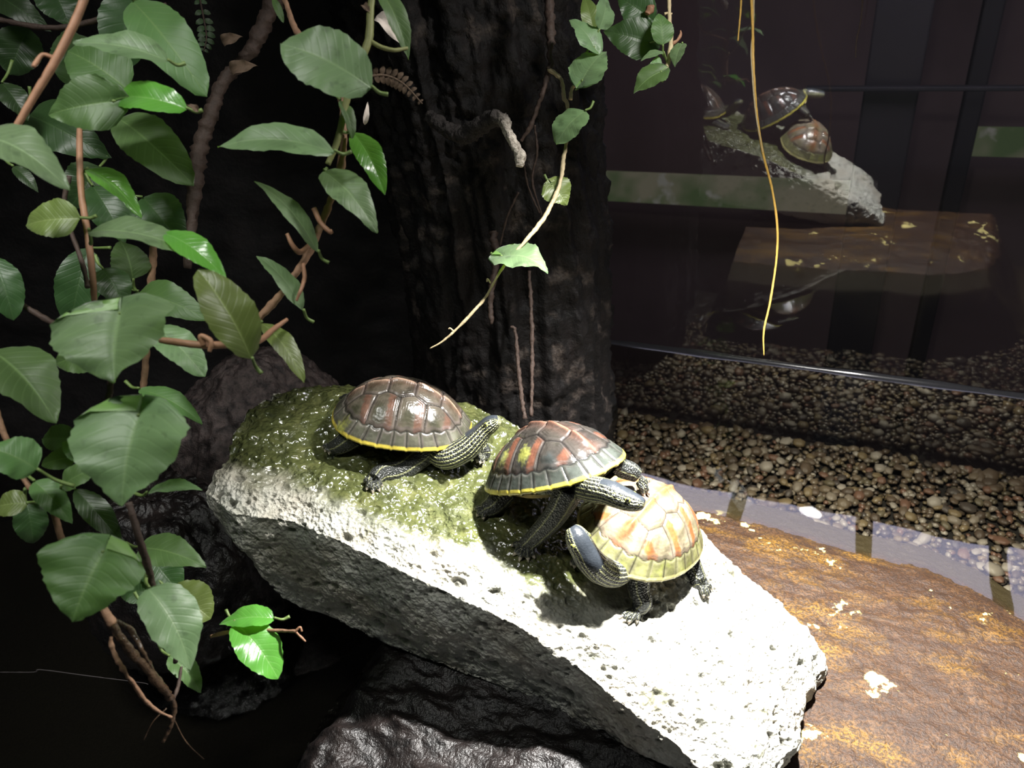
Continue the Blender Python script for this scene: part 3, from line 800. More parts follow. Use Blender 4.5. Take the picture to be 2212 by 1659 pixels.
def turtle(label, pose, style, neck, legs, headr, eyes):
    p0 = np.array(pose[:3]); A = rot3(*pose[3:6]); L = pose[6]
    root = empty('turtle', p0, label, 'turtle')
    W_ = lambda l: A @ (np.asarray(l, float).T * L) if np.asarray(l).ndim > 1 else A @ (np.asarray(l, float) * L)
    def tow(v): return (A @ (np.asarray(v, float).T * L)).T          # local -> world offset from p0
    # --- carapace rim and underside
    v, c, f, fid, (nr, npn) = carapace(style)
    rimv = v.reshape(nr, npn, 3)[-1]
    rows = [rimv]
    for k, (s, dz) in enumerate([(1.006, -.007), (1.0, -.016), (.965, -.022), (.90, -.020), (.80, -.010), (.70, -.0)]):
        q = rimv.copy(); q[:, :2] *= s; q[:, 2] = rimv[:, 2] + dz; rows.append(q)
    uv_ = np.vstack(rows)
    cu = np.zeros((len(uv_), 3)); rim = np.array(style['rim'])
    phs = np.tile(np.arange(npn) / npn * 25 + .5, len(rows)) % 1
    lev = np.repeat(np.arange(len(rows)), npn)
    blot = sstep(.30, .18, np.abs(phs - .5) + .1 * (lev < 3)) * (lev >= 3)
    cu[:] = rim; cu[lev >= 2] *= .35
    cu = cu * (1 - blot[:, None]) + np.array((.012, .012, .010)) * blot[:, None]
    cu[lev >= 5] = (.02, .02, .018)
    me = mesh('carapace', tow(uv_), gridf(len(rows), npn, wrapv=True)); vattr(me, 'Col', cu)
    cara = link('carapace', me, M['shell'], root)
    # --- scutes
    for s in np.unique(fid):
        ff = f[fid == s]; used, inv = np.unique(ff, return_inverse=True)
        me = mesh('scute', tow(v[used]), inv.reshape(ff.shape)); vattr(me, 'Col', c[used])
        link('scute', me, M['shell'], cara)
    # --- plastron
    nr2, np2 = 14, 72
    R_, Pn = np.meshgrid(np.linspace(.01, 1, nr2), np.linspace(0, 2 * np.pi, np2, endpoint=False), indexing='ij')
    x = R_ * np.cos(Pn) * .47; y = R_ * np.sin(Pn) * (.20 + .11 * np.exp(-(np.cos(Pn) / .55) ** 2))
    z = -.085 + .075 * R_ ** 6 * np.exp(-(np.cos(Pn) / .5) ** 2) + .02 * sstep(.3, .5, x)
    pv = np.stack([x.ravel(), y.ravel(), z.ravel()], 1)
    th_ = pv.copy(); th_[:, 2] += .02
    pv2 = np.vstack([pv, th_[-np2:] * np.array([.97, .97, 1])])
    pf = np.vstack([gridf(nr2, np2, wrapv=True)[:, ::-1], np.stack([np.arange(np2) + (nr2 - 1) * np2, np.roll(np.arange(np2), -1) + (nr2 - 1) * np2, np.roll(np.arange(np2), -1) + nr2 * np2, np.arange(np2) + nr2 * np2], 1)[:, ::-1]])
    me = mesh('plastron', tow(pv2), pf)
    bl = sstep(.0, .35, fbm(pv2 * 9, 2, 301)); cp = np.array((.52, .40, .17)) * (1 - .85 * bl[:, None]) + np.array((.03, .025, .02)) * .85 * bl[:, None]
    fr_ = sstep(.25, .38, pv2[:, 0])[:, None]; cp = cp * (1 - fr_) + np.array((.60, .47, .20)) * fr_
    vattr(me, 'Col', cp)
    link('plastron', me, M['shell'], root)
    # --- body: one continuous skin
    chains = []       # (centres world, radii, kind, up)
    j = Join()
    tt = np.linspace(0, math.pi, 14); pp = np.linspace(0, 2 * np.pi, 24, endpoint=False)
    T_, Pq = np.meshgrid(tt, pp, indexing='ij')
    el = np.stack([np.cos(T_) * .42, np.sin(T_) * np.cos(Pq) * .30, np.sin(T_) * np.sin(Pq) * .085 - .01], -1).reshape(-1, 3)
    j.add(tow(el) + p0, gridf(14, 24, wrapv=True))
    upw = A[:, 2]
    # neck and head
    cpts = [np.append(tow([.18, neck.get('y0', 0), .0]) + p0, neck['r0'])] + [np.append(P(u_, v_, d_), 1.08 * r_ * d_ / FPX) for u_, v_, d_, r_ in neck['pts']]
    cr = crom(cpts, 90); cen, rad = cr[:, :3], np.maximum(cr[:, 3], .0012)
    up_h = np.array(neck.get('up', upw))
    arc = np.r_[0, np.cumsum(np.linalg.norm(np.diff(cen, axis=0), axis=1))]; rem = arc[-1] - arc
    ecc = 1 - .14 * sstep(headr * 3.2, headr * 1.6, rem)
    # start frame so that the head ends up upright: build frames backwards
    vv_, ff_ = tube(cen[::-1], rad[::-1], 28, up=up_h, ecc=ecc[::-1])
    j.add(vv_, ff_)
    chains.append((cen[::-1], rad[::-1], 1, up_h))
    # tail
    tl = crom([tow([-.35, 0, -.01]) + p0, tow([-.44, .02, -.03]) + p0, tow([-.50, .05, -.06]) + p0], 14)
    j.add(*tube(tl, np.linspace(.007, .0012, 14), 10))
    chains.append((tl, np.linspace(.007, .0012, 14), 2, upw))
    clawpts = []
    for lg in legs:
        sh = tow(lg['sh']) + p0; ds = depth(sh)
        foot = lg['foot']; pf_ = P(foot[0], foot[1], lg['fd']) if 'fd' in lg else onslab(foot[0], foot[1])
        pf_ = pf_ + np.array([0, 0, lg.get('lift', .004)]); df_ = depth(pf_)
        mids = lg['mid']; pts = [np.append(sh, lg['r'][0])]
        for k, (u_, v_) in enumerate(mids):
            w = (k + 1) / (len(mids) + 1); w = w ** lg.get('pw', 1)
            pts.append(np.append(P(u_, v_, ds + (df_ - ds) * w), lg['r'][1 + k]))
        pts.append(np.append(pf_, lg['r'][-1]))
        cr = crom(pts, 36)
        cc_, rr_ = cr[:, :3], np.maximum(cr[:, 3], .0015)
        j.add(*tube(cc_, rr_, 18)); chains.append((cc_, rr_, 2, upw))
        # rounded foot
        for (u_, v_) in lg['toes']:
            if 'fd' in lg: tp = P(u_, v_, lg.get('td', lg['fd']))
            else: tp = onslab(u_, v_) + np.array([0, 0, .0012])
            base_ = pf_ + (tp - pf_) * .25
            mid_ = pf_ + (tp - pf_) * .62 + np.array([0, 0, .0022])
            end_ = pf_ + (tp - pf_) * .80 + np.array([0, 0, .0012])
            tc = crom([base_, mid_, end_], 9); tr_ = np.linspace(.0034, .0021, 9)
            j.add(*tube(tc, tr_, 10)); chains.append((tc, tr_, 2, upw))
            cw = crom([end_, pf_ + (tp - pf_) * .93 + np.array([0, 0, .0016]), tp], 9); crd = np.linspace(.0017, .0005, 9)
            j.add(*tube(cw, crd, 8)); clawpts.append(cw[2:])
    raw = j.mesh('body_raw'); ro = bpy.data.objects.new('body_raw', raw); COL.objects.link(ro)
    md = ro.modifiers.new('r', 'REMESH'); md.mode = 'VOXEL'; md.voxel_size = .00075
    ms = ro.modifiers.new('s', 'SMOOTH'); ms.factor = .5; ms.iterations = 3
    dg = bpy.context.evaluated_depsgraph_get(); dg.update()
    me = bpy.data.meshes.new_from_object(ro.evaluated_get(dg)); bpy.data.objects.remove(ro); bpy.data.meshes.remove(raw)
    me.name = 'body'
    nvx = len(me.vertices); co = np.zeros(nvx * 3); me.vertices.foreach_get('co', co); co = co.reshape(-1, 3)
    # trunk hidden by the shell keeps kind 0
    best = np.full(nvx, 9.); th = np.zeros(nvx); sn = np.zeros(nvx); kd = np.zeros(nvx); cap = np.zeros(nvx)
    for ci, (cc_, rr_, kk, up_) in enumerate(chains):
        t_, U_, B_ = frames(cc_, up_)
        step = 1
        for i in range(len(cc_)):
            d_ = co - cc_[i]; q = np.sqrt((d_ ** 2).sum(1)) - rr_[i]
            m = q < best - 1e-7
            if m.any():
                best[m] = q[m]; dd = d_[m]
                th[m] = np.arctan2(dd @ B_[i], dd @ U_[i]); kd[m] = kk
                if kk == 1:
                    a_ = np.linalg.norm(cc_[i] - cc_[0]); sn[m] = a_
                    hl = 1.0 if a_ < headr * 3.4 else 0.0
                    cap[m] = hl * sstep(.84, .72, np.abs(th[m]) + .55 * sstep(headr * 1.3, headr * .3, a_) * 0)
                    # snout tip: plain dark
                else: cap[m] = 0; sn[m] = 0
    claw = np.zeros(nvx)
    for cw in clawpts:
        for pnt in cw:
            claw = np.maximum(claw, (((co - pnt) ** 2).sum(1) < .0017 ** 2).astype(float))
    me2 = me; 
    me.vertices.foreach_set('co', (co - p0).ravel())
    vattr(me, 'theta', th); vattr(me, 'sneck', sn); vattr(me, 'kind', kd); vattr(me, 'cap', cap); vattr(me, 'claw', claw)
    me.materials.clear()
    body = link('body', me, M['skin'], root)
    # --- eyes
    hc, hr, _, up_ = chains[0]
    t_, U_, B_ = frames(hc, up_)
    i = int(np.argmin(np.abs(np.linalg.norm(hc - hc[0], axis=1) - headr * eyes)))
    for s in (1, -1):
        n_ = B_[i] * s * .93 + U_[i] * .42 - t_[i] * .15; n_ /= np.linalg.norm(n_)
        pe = hc[i] + n_ * hr[i] * .84
        er = headr * .25
        e = link('eye', mesh('eye', iv * er, iff), M['iris'], root, loc=tuple(pe - p0))
        pu = link('pupil', mesh('pupil', iv * er * .55, iff), M['pupil'], e, loc=tuple(n_ * er * .62))
    return root

S1 = dict(seed=401, base=(.095, .082, .062), areola=(.040, .043, .024), streak=(.155, .072, .050), streak_k=.7, keel_k=.55, keelc=(.45, .30, .22), marg=(.085, .085, .062), edge=(.16, .13, .13), rim=(.62, .50, .08), skirt_k=.35, spots=[(-.40, -.27, .05)])
S2 = dict(seed=431, base=(.038, .034, .030), areola=(.026, .032, .032), streak=(.115, .046, .028), streak_k=.9, keel_k=.5, keelc=(.20, .10, .07), marg=(.045, .052, .045), edge=(.085, .075, .07), rim=(.58, .50, .08), skirt_k=.8, spots=[(-.13, -.26, .035), (.06, -.25, .04)])
S3 = dict(seed=461, base=(.24, .20, .145), areola=(.16, .14, .085), streak=(.30, .10, .035), streak_k=.95, keel_k=.85, keelc=(.34, .15, .07), marg=(.17, .17, .075), edge=(.15, .13, .11), rim=(.66, .60, .26), skirt_k=.3, algae=.75)

turtle('turtle with an olive brown shell stretching its neck, highest on the rock',
       (-0.3445, 0.4449, 0.2229, 0.3871, 0.2515, -0.0996, 0.1211), S1,
       dict(r0=.012, pts=[(955, 985, .648, 25), (1000, 972, .645, 26), (1030, 946, .643, 23), (1046, 928, .642, 21), (1059, 917, .640, 20.5), (1069, 911, .638, 17), (1076, 907, .636, 11)], up=(-.25, .1, 1)),
       [dict(sh=(.27, -.16, -.02), mid=[(868, 1014), (824, 1024)], foot=(809, 1046), r=[.0105, .0098, .0085, .0066], toes=[(786, 1046), (792, 1064), (806, 1072), (822, 1068), (829, 1057)]),
        dict(sh=(.28, .16, -.02), mid=[(1035, 970)], foot=(1042, 988), r=[.0105, .0085, .0058], toes=[(1030, 1003), (1037, 1008), (1046, 1006)]),
        dict(sh=(-.30, -.20, -.03), mid=[(735, 960)], foot=(722, 972), r=[.010, .0085, .0062], toes=[(697, 972), (702, 981), (712, 986)]),
        dict(sh=(-.30, .20, -.03), mid=[(760, 868)], foot=(748, 872), r=[.010, .0085, .006], toes=[(735, 868), (738, 876)])],
       .0088, 1.15)
turtle('dark turtle with red-brown streaks in the middle, climbing onto its neighbour',
       (-0.1977, 0.4356, 0.211, -0.2897, -0.4604, -0.1613, 0.1242), S2,
       dict(r0=.012, pts=[(1252, 1048, .572, 25), (1283, 1057, .556, 27), (1313, 1063, .548, 26.5), (1344, 1076, .543, 26.5), (1366, 1084, .540, 23), (1384, 1088, .538, 17), (1392, 1090, .537, 11)], up=(.25, .35, 1)),
       [dict(sh=(.29, -.18, -.03), mid=[(1198, 1115), (1166, 1150)], foot=(1138, 1185), r=[.0110, .0090, .0078, .0066], toes=[(1104, 1184), (1108, 1205), (1122, 1217), (1142, 1219), (1156, 1212)]),
        dict(sh=(.32, .20, -.02), mid=[(1340, 1010), (1362, 1018)], foot=(1377, 1036), fd=.603, r=[.0105, .0080, .0076, .0060], toes=[(1401, 1054), (1403, 1072), (1393, 1078)], td=.600),
        dict(sh=(-.30, -.20, -.03), mid=[(1066, 1090)], foot=(1048, 1110), r=[.010, .0085, .0066], toes=[(1025, 1105), (1030, 1120), (1045, 1128)]),
        dict(sh=(-.30, .20, -.03), mid=[(1165, 1010)], foot=(1150, 1015), r=[.010, .0085, .006], toes=[(1138, 1012), (1140, 1022)])],
       .0092, 1.25)
turtle('turtle with an orange-brown mossy shell lowest on the bright rock, head raised',
       (-0.1355, 0.4465, 0.1552, 4.5362, -0.2809, -0.3203, 0.1253), S3,
       dict(r0=.012, y0=.05, pts=[(1335, 1236, .578, 27), (1300, 1232, .566, 29), (1273, 1208, .556, 28), (1258, 1183, .552, 27), (1248, 1164, .551, 26), (1240, 1149, .552, 20.5), (1234, 1139, .553, 13)], up=(.55, -.35, .75)),
       [dict(sh=(.28, .17, -.03), mid=[(1380, 1276), (1387, 1300)], foot=(1376, 1324), r=[.0105, .0085, .0078, .0066], toes=[(1336, 1341), (1345, 1350), (1358, 1353), (1376, 1352)]),
        dict(sh=(.28, -.18, -.03), mid=[(1260, 1200)], foot=(1250, 1215), r=[.0105, .008, .006], toes=[(1232, 1225), (1240, 1232)]),
        dict(sh=(-.28, .22, -.03), mid=[(1505, 1250)], foot=(1516, 1268), r=[.010, .0080, .0060], toes=[(1538, 1277), (1532, 1298), (1520, 1296)]),
        ],
       .0092, 1.25)

# ================================================================== PLANTS
def leaf_mesh(base, tip, wide, facing, kind='ovate', fold=.25, bend=.12, wav=.04, seed=0, nu=22, nv=13):
    """leaf blade between base and tip (world), full width, facing = wanted normal"""
    base = np.asarray(base, float); tip = np.asarray(tip, float)
    ax = tip - base; Ln = np.linalg.norm(ax); ax /= Ln
    nn = np.asarray(facing, float); nn = nn - ax * (nn @ ax); nn /= np.linalg.norm(nn) + 1e-9
    sd = np.cross(nn, ax)
    u = np.linspace(0, 1, nu); s = np.linspace(-1, 1, nv)
    if kind == 'heart': pr = np.sin(np.pi * np.clip(u, 0, 1) ** .50) ** .80
    elif kind == 'lance': pr = np.sin(np.pi * u ** .80) ** .80
    elif kind == 'oval': pr = np.sin(np.pi * u ** .90) ** .58
    else: pr = np.sin(np.pi * u ** .66) ** .78
    pr = pr / pr.max()
    pr[0] = .04; pr[-1] = .012
    U, S_ = np.meshgrid(u, s, indexing='ij')
    hw = wide * .5 * pr[:, None] * S_
    lob = 0
    if kind == 'heart': lob = -.24 * Ln * np.exp(-(U / .28) ** 2) * np.sin(np.pi * np.abs(S_) ** .85) ** .9 - .05 * Ln * np.exp(-(U / .3) ** 2) * np.abs(S_)
    along = U * Ln + lob
    z = -bend * Ln * (2 * (U - .45)) ** 2 + bend * Ln * .5
    z = z + fold * np.abs(hw) * (1 - .25 * U) - .35 * fold * wide * .5 * np.abs(S_) ** 3 * pr[:, None]
    z = z + wav * wide * np.sin(U * 11 + seed + S_ * 1.3) * np.abs(S_) ** 2 + .02 * wide * np.sin(U * 23 + seed * 2) * np.abs(S_)
    p = base + along[..., None] * ax + hw[..., None] * sd + z[..., None] * nn
    edge = (np.abs(S_) > .99)
    p = p + (edge * (.012 * wide * np.sin(U * 60 + seed * 3)))[..., None] * sd
    me = mesh('leaf', p.reshape(-1, 3), gridf(nu, nv))
    uvl = me.uv_layers.new(name='UVMap')
    idx = np.zeros(len(me.loops), np.int32); me.loops.foreach_get('vertex_index', idx)
    uvp = np.stack([U.ravel(), S_.ravel()], 1)[idx]
    uvl.data.foreach_set('uv', uvp.ravel())
    return me

class Vine:
    def __init__(s, name, loc, label, cat='plant', group=None):
        s.root = empty(name, loc, label, cat, group); s.o = np.array(loc, float); s.stems = []
    def stem(s, pts, mat, name='stem', bark=.25, seg=9, n=None, parent=None):
        """pts: (u, v, depth, radius in photo pixels)"""
        cp = np.array([np.append(P(u, v, d), r * d / FPX) for u, v, d, r in pts])
        n = n or max(10, len(pts) * 9)
        c = crom(cp, n)
        me = tubemesh(name, c[:, :3] - s.o, np.maximum(c[:, 3], .0002), seg, bark, 420)
        s.stems.append(c[:, :3])
        return link(name, me, M[mat], parent or s.root)
    def leaf(s, u0, v0, u1, v1, w, d, tilt=0.0, mat='leaf', kind='ovate', d1=None, fold=.25, bend=.12, up=.35, pet=True, flip=False):
        """base pixel, tip pixel, width in pixels as seen, depth of base (and tip)"""
        a = P(u0, v0, d); b = P(u1, v1, d1 if d1 else d)
        mid = .5 * (a + b); tocam = CAM - mid; tocam /= np.linalg.norm(tocam)
        ax = (b - a) / np.linalg.norm(b - a)
        f0 = tocam - ax * (tocam @ ax); f0 /= np.linalg.norm(f0)
        sd = np.cross(f0, ax)
        # turn the blade about its midrib towards the light; tilt in degrees, + lifts its face upwards
        t_ = math.radians(tilt)
        sgn = 1.0 if (sd @ np.array([.25, .15, 1.0])) > 0 else -1.0
        nn = f0 * math.cos(t_) + sd * sgn * math.sin(t_)
        if flip: nn = -nn
        wm = w * depth(mid) / FPX / max(.28, abs(math.cos(t_)))
        me = leaf_mesh(a - s.o, b - s.o, wm, nn, kind, fold, bend, .035, seed=(u0 * 7 + v0 * 3) % 17)
        lf = link('leaf', me, M[mat], s.root)
        if pet and s.stems:
            allp = np.vstack(s.stems); q = allp[np.argmin(((allp - a) ** 2).sum(1))]
            dist = np.linalg.norm(q - a)
            if dist > .022: q = a + (q - a) * (.020 / dist); dist = .02
            q = q - nn * np.sign(nn @ tocam) * .0035
            if (q - a) @ ax > -.1 * np.linalg.norm(q - a): q = a - ax * .010 - tocam * .006
            midp = .5 * (a + q) - nn * np.sign(nn @ tocam) * .0025
            c = crom([q, midp, a], 10)
            pm = tubemesh('petiole', c - s.o, np.linspace(.0012, .0008, 10), 6)
            link('petiole', pm, M['petiole'], lf)
        return lf

# ---- dense creeper at the left edge, upper part
v1 = Vine('creeping_vine', P(150, 20, .45), 'dense green creeper filling the upper left corner')
v1.stem([(190, -30, .385, 9), (165, 40, .385, 9), (120, 130, .385, 9), (75, 205, .385, 8), (20, 300, .385, 7)], 'stempink', bark=.06)
v1.stem([(115, 125, .385, 5), (92, 118, .382, 4), (78, 135, .380, 5), (72, 144, .378, 4)], 'stempink', 'side_shoot', bark=.1)
v1.stem([(172, 250, .47, 6), (172, 330, .46, 6.5), (176, 420, .455, 7), (190, 510, .45, 7), (200, 600, .45, 7), (204, 650, .45, 6)], 'stempink', bark=.08)
v1.stem([(150, 380, .49, 5), (140, 450, .49, 5), (175, 560, .48, 5), (190, 620, .47, 5)], 'stemdark')
v1.stem([(-20, 40, .53, 6), (120, 60, .53, 6), (260, 30, .53, 6), (360, 10, .53, 5)], 'stemdark')
L = v1.leaf
L(283, -4, 440, 192, 112, .47, 10, 'leaf', 'oval', d1=.455, fold=.15)
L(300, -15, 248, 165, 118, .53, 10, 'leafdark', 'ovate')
L(362, 128, 155, 84, 52, .43, 52, 'leaflit', 'ovate', d1=.42, fold=.45, bend=.08)
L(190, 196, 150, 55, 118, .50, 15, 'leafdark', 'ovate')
L(275, 190, 135, 100, 120, .49, 20, 'leaf', 'ovate')
L(243, 218, 100, 246, 116, .43, 15, 'leaf', 'heart', d1=.425)
L(402, 232, 232, 205, 62, .43, 38, 'leafbright', 'oval', d1=.435, fold=.4)
L(252, 250, 412, 388, 104, .48, 12, 'leaf', 'oval', d1=.465)
L(-70, 285, 146, 386, 92, .375, 45, 'leaflit', 'ovate', d1=.37, bend=.16)
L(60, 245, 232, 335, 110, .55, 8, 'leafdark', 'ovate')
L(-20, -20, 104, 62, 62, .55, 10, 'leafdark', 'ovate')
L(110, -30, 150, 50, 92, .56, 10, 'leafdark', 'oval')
L(190, 362, 308, 462, 48, .46, 40, 'leafbright', 'ovate', fold=.6)
L(172, 470, 48, 484, 80, .44, 22, 'leafolive', 'ovate')
L(192, 494, 440, 545, 52, .41, 55, 'leaflit', 'ovate', d1=.405, bend=.10, fold=.4)
L(355, 500, 488, 592, 58, .408, 30, 'leafbright', 'lance', d1=.40, fold=.35, pet=False)
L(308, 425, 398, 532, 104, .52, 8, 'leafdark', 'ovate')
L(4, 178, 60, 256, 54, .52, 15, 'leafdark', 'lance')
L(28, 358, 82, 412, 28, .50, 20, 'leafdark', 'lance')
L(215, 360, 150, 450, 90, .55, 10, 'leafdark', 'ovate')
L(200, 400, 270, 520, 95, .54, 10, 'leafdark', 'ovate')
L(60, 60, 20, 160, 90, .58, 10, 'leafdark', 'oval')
# ---- dense creeper, lower left
v2 = Vine('creeping_vine', P(150, 900, .42), 'green creeper with large heart-shaped leaves hanging down the lower left')
v2.stem([(40, 655, .46, 7), (100, 690, .46, 7), (170, 725, .455, 7), (230, 760, .45, 6)], 'stemdark')
v2.stem([(332, 525, .51, 7), (328, 600, .51, 8), (320, 700, .51, 8), (314, 790, .50, 7), (306, 860, .49, 6), (300, 900, .47, 5)], 'stembrown')
v2.stem([(240, 800, .48, 7), (235, 860, .48, 7), (215, 900, .48, 6), (190, 940, .47, 5)], 'stemdark')
v2.stem([(-10, 880, .44, 6), (12, 945, .44, 7), (55, 1040, .44, 6), (110, 1090, .44, 7), (128, 1150, .44, 7), (160, 1230, .43, 7), (215, 1300, .42, 8), (245, 1350, .42, 9)], 'stembrown')
v2.stem([(278, 1085, .42, 8), (300, 1160, .42, 8), (322, 1230, .43, 8), (332, 1275, .44, 8), (375, 1370, .46, 6), (380, 1430, .47, 5)], 'stemdark')
L = v2.leaf
L(-20, 552, 32, 688, 74, .45, 15, 'leafdark', 'oval')
L(190, 535, 150, 705, 88, .53, 8, 'leafdark', 'oval')
L(288, 602, 262, 516, 78, .50, 25, 'leaf', 'ovate')
L(222, 580, 272, 668, 72, .48, 20, 'leafdark', 'ovate')
L(298, 628, 452, 686, 78, .50, 15, 'leaf', 'ovate', d1=.49)
L(258, 676, 244, 824, 236, .375, 36, 'leaflit', 'heart', d1=.36, fold=.30, bend=.06)
L(220, 760, 113, 786, 74, .45, 15, 'leaf', 'ovate')
L(328, 703, 444, 806, 72, .44, 25, 'leaflit', 'oval', d1=.435)
L(-20, 752, 124, 902, 132, .42, 28, 'leaf', 'ovate', d1=.41)
L(300, 838, 437, 906, 46, .46, 35, 'leaf', 'lance', d1=.455)
L(298, 898, 258, 1092, 230, .375, 30, 'leaflit', 'heart', d1=.36, fold=.28, bend=.07)
L(168, 948, 88, 946, 58, .47, 15, 'leafdark', 'oval')
L(168, 985, 84, 1004, 46, .45, 20, 'leaf', 'ovate')
L(192, 988, 134, 952, 52, .44, 20, 'leaf', 'ovate')
L(132, 1048, 222, 1006, 48, .43, 35, 'leaf', 'ovate')
L(80, 1012, -30, 962, 92, .40, 30, 'leaf', 'ovate', d1=.39)
L(58, 1086, -20, 1096, 56, .43, 25, 'leafolive', 'ovate')
L(56, 1082, 74, 1174, 66, .46, 10, 'leafdark', 'oval')
L(74, 1038, 157, 1128, 58, .43, 15, 'leaf', 'ovate')
L(162, 1056, 264, 1172, 56, .46, 10, 'leafdark', 'lance')
L(318, 1062, 432, 1050, 26, .46, 55, 'leaflit', 'lance', d1=.45)
L(222, 1192, 154, 1342, 206, .375, 24, 'leaf', 'heart', d1=.36, fold=.34, bend=.06)
L(300, 1180, 441, 1216, 74, .47, 25, 'leaf', 'ovate', d1=.46)
L(326, 1205, 392, 1285, 84, .51, 8, 'leafdark', 'ovate')
L(322, 1282, 252, 1268, 58, .50, 15, 'leafdark', 'ovate')
L(368, 1272, 456, 1334, 92, .50, 14, 'leafolive', 'oval')
L(322, 1268, 420, 1442, 112, .42, 30, 'leaflit', 'ovate', d1=.415, fold=.4)
L(312, 1305, 368, 1372, 46, .48, 15, 'leafolive', 'ovate')
L(366, 1416, 438, 1494, 50, .49, 30, 'leaf', 'ovate', fold=.45)
L(225, 1000, 290, 1050, 60, .48, 10, 'leafdark', 'ovate')
# ---- wet roots at its lower end
v3 = Vine('hanging_roots', P(250, 1350, .43), 'tangle of wet brown roots dangling below the lower left leaves', 'roots')
v3.stem([(215, 1300, .42, 8), (245, 1355, .43, 10), (285, 1410, .44, 9), (320, 1450, .45, 8), (355, 1490, .46, 8), (375, 1520, .47, 7), (372, 1560, .47, 5), (350, 1605, .47, 3)], 'rootwet', 'root', .4)
v3.stem([(240, 1375, .43, 4), (243, 1400, .43, 5), (262, 1440, .43, 5), (290, 1480, .44, 4), (325, 1525, .45, 4), (370, 1550, .46, 3)], 'stembrown', 'root', .4)
v3.stem([(250, 1340, .44, 5), (285, 1365, .45, 6), (310, 1410, .45, 5), (330, 1450, .46, 5), (350, 1480, .46, 4), (372, 1515, .47, 4)], 'rootwet', 'root', .4)
v3.stem([(375, 1510, .47, 4), (385, 1480, .475, 4), (392, 1440, .48, 3)], 'stemdark', 'root', .3)
v3.stem([(310, 1600, .46, 1.2), (330, 1560, .46, 1.2), (360, 1530, .465, 1.5)], 'rootwet', 'root', .3)
v3.stem([(440, 1640, .48, 1.2), (400, 1600, .475, 1.4), (372, 1545, .47, 1.5)], 'rootwet', 'root', .3)
# ---- bright sprig
v4 = Vine('leaf_sprig', P(470, 1368, .49), 'small twig with two glossy bright green leaves at the lower left')
v4.stem([(455, 1375, .49, 4), (490, 1366, .49, 4.5), (530, 1362, .49, 4), (600, 1362, .485, 3.5), (640, 1364, .48, 3)], 'stembrown', 'twig', .3)
v4.stem([(638, 1364, .48, 2.5), (648, 1355, .48, 2.5), (652, 1364, .48, 2)], 'stempink', 'twig', .2)
v4.stem([(640, 1366, .48, 2.5), (650, 1376, .48, 2.5), (660, 1386, .48, 1.5)], 'stempink', 'twig', .2)
v4.leaf(592, 1334, 472, 1343, 46, .49, 40, 'leafbright', 'ovate', d1=.485, fold=.35)
v4.leaf(508, 1342, 604, 1461, 88, .485, 22, 'leafbright', 'oval', d1=.475, fold=.22)
# ---- middle hanging vine
v5 = Vine('hanging_vine', P(740, 0, .46), 'leafy vine hanging between the left creeper and the bark column')
v5.stem([(585, -40, .52, 6), (615, 0, .51, 6), (640, 65, .50, 6.5), (700, 150, .48, 6.5), (735, 205, .47, 7), (742, 290, .465, 7.5), (735, 370, .465, 8), (708, 450, .465, 8), (670, 540, .465, 7.5), (610, 630, .46, 7.5), (550, 700, .455, 8), (540, 725, .45, 7)], 'stembrown', bark=.3)
v5.stem([(805, -30, .45, 7), (800, 30, .45, 8), (795, 90, .45, 9), (765, 160, .45, 7), (748, 220, .455, 7), (730, 300, .455, 7), (708, 355, .455, 6)], 'stemgreen', bark=.1)
v5.stem([(795, 85, .45, 5), (820, 100, .452, 5), (850, 108, .455, 4.5), (880, 104, .46, 3.5)], 'stemgreen', 'side_shoot', bark=.1)
v5.stem([(345, 735, .40, 6), (372, 738, .40, 8), (430, 745, .40, 8), (500, 744, .41, 8), (555, 738, .42, 7), (590, 712, .44, 6), (620, 690, .45, 4)], 'stempink', 'side_shoot', bark=.06)
v5.stem([(440, 745, .40, 7), (435, 726, .398, 6), (456, 738, .398, 6), (452, 760, .398, 4)], 'stempink', 'side_shoot', bark=.15)
v5.stem([(678, 450, .45, 6), (692, 480, .45, 5.5), (712, 500, .45, 5), (718, 498, .45, 4)], 'stempink', 'side_shoot', bark=.1)
v5.stem([(620, 505, .45, 4), (632, 530, .45, 5), (648, 545, .455, 6), (668, 530, .46, 5)], 'stempink', 'side_shoot', bark=.1)
v5.stem([(655, 570, .46, 4), (658, 600, .455, 5), (650, 625, .45, 4), (640, 650, .45, 3)], 'stempink', 'side_shoot', bark=.2)
L = v5.leaf
L(803, 186, 606, 86, 132, .415, 28, 'leaflit', 'oval', d1=.405, fold=.12)
L(722, 324, 467, 302, 62, .43, 48, 'leaflit', 'lance', d1=.42, fold=.35)
L(762, 282, 834, 414, 58, .46, 25, 'leafbright', 'lance', d1=.455, fold=.4)
L(735, 215, 765, 300, 26, .455, 40, 'leaf', 'lance', fold=.5)
L(812, -40, 888, 122, 46, .455, 35, 'leaf', 'lance', d1=.46, fold=.5)
L(700, 366, 818, 495, 74, .45, 32, 'leaflit', 'ovate', d1=.445, fold=.35)
L(688, 540, 556, 381, 40, .45, 42, 'leaflit', 'lance', d1=.445)
L(656, 668, 560, 546, 40, .455, 42, 'leaflit', 'lance', d1=.45)
L(566, 694, 662, 820, 46, .45, 35, 'leafolive', 'lance', d1=.445)
L(545, 772, 432, 578, 104, .395, 20, 'leafolive', 'oval', d1=.385, fold=.35)
L(590, -4, 612, 47, 17, .53, 10, 'leaf', 'oval')
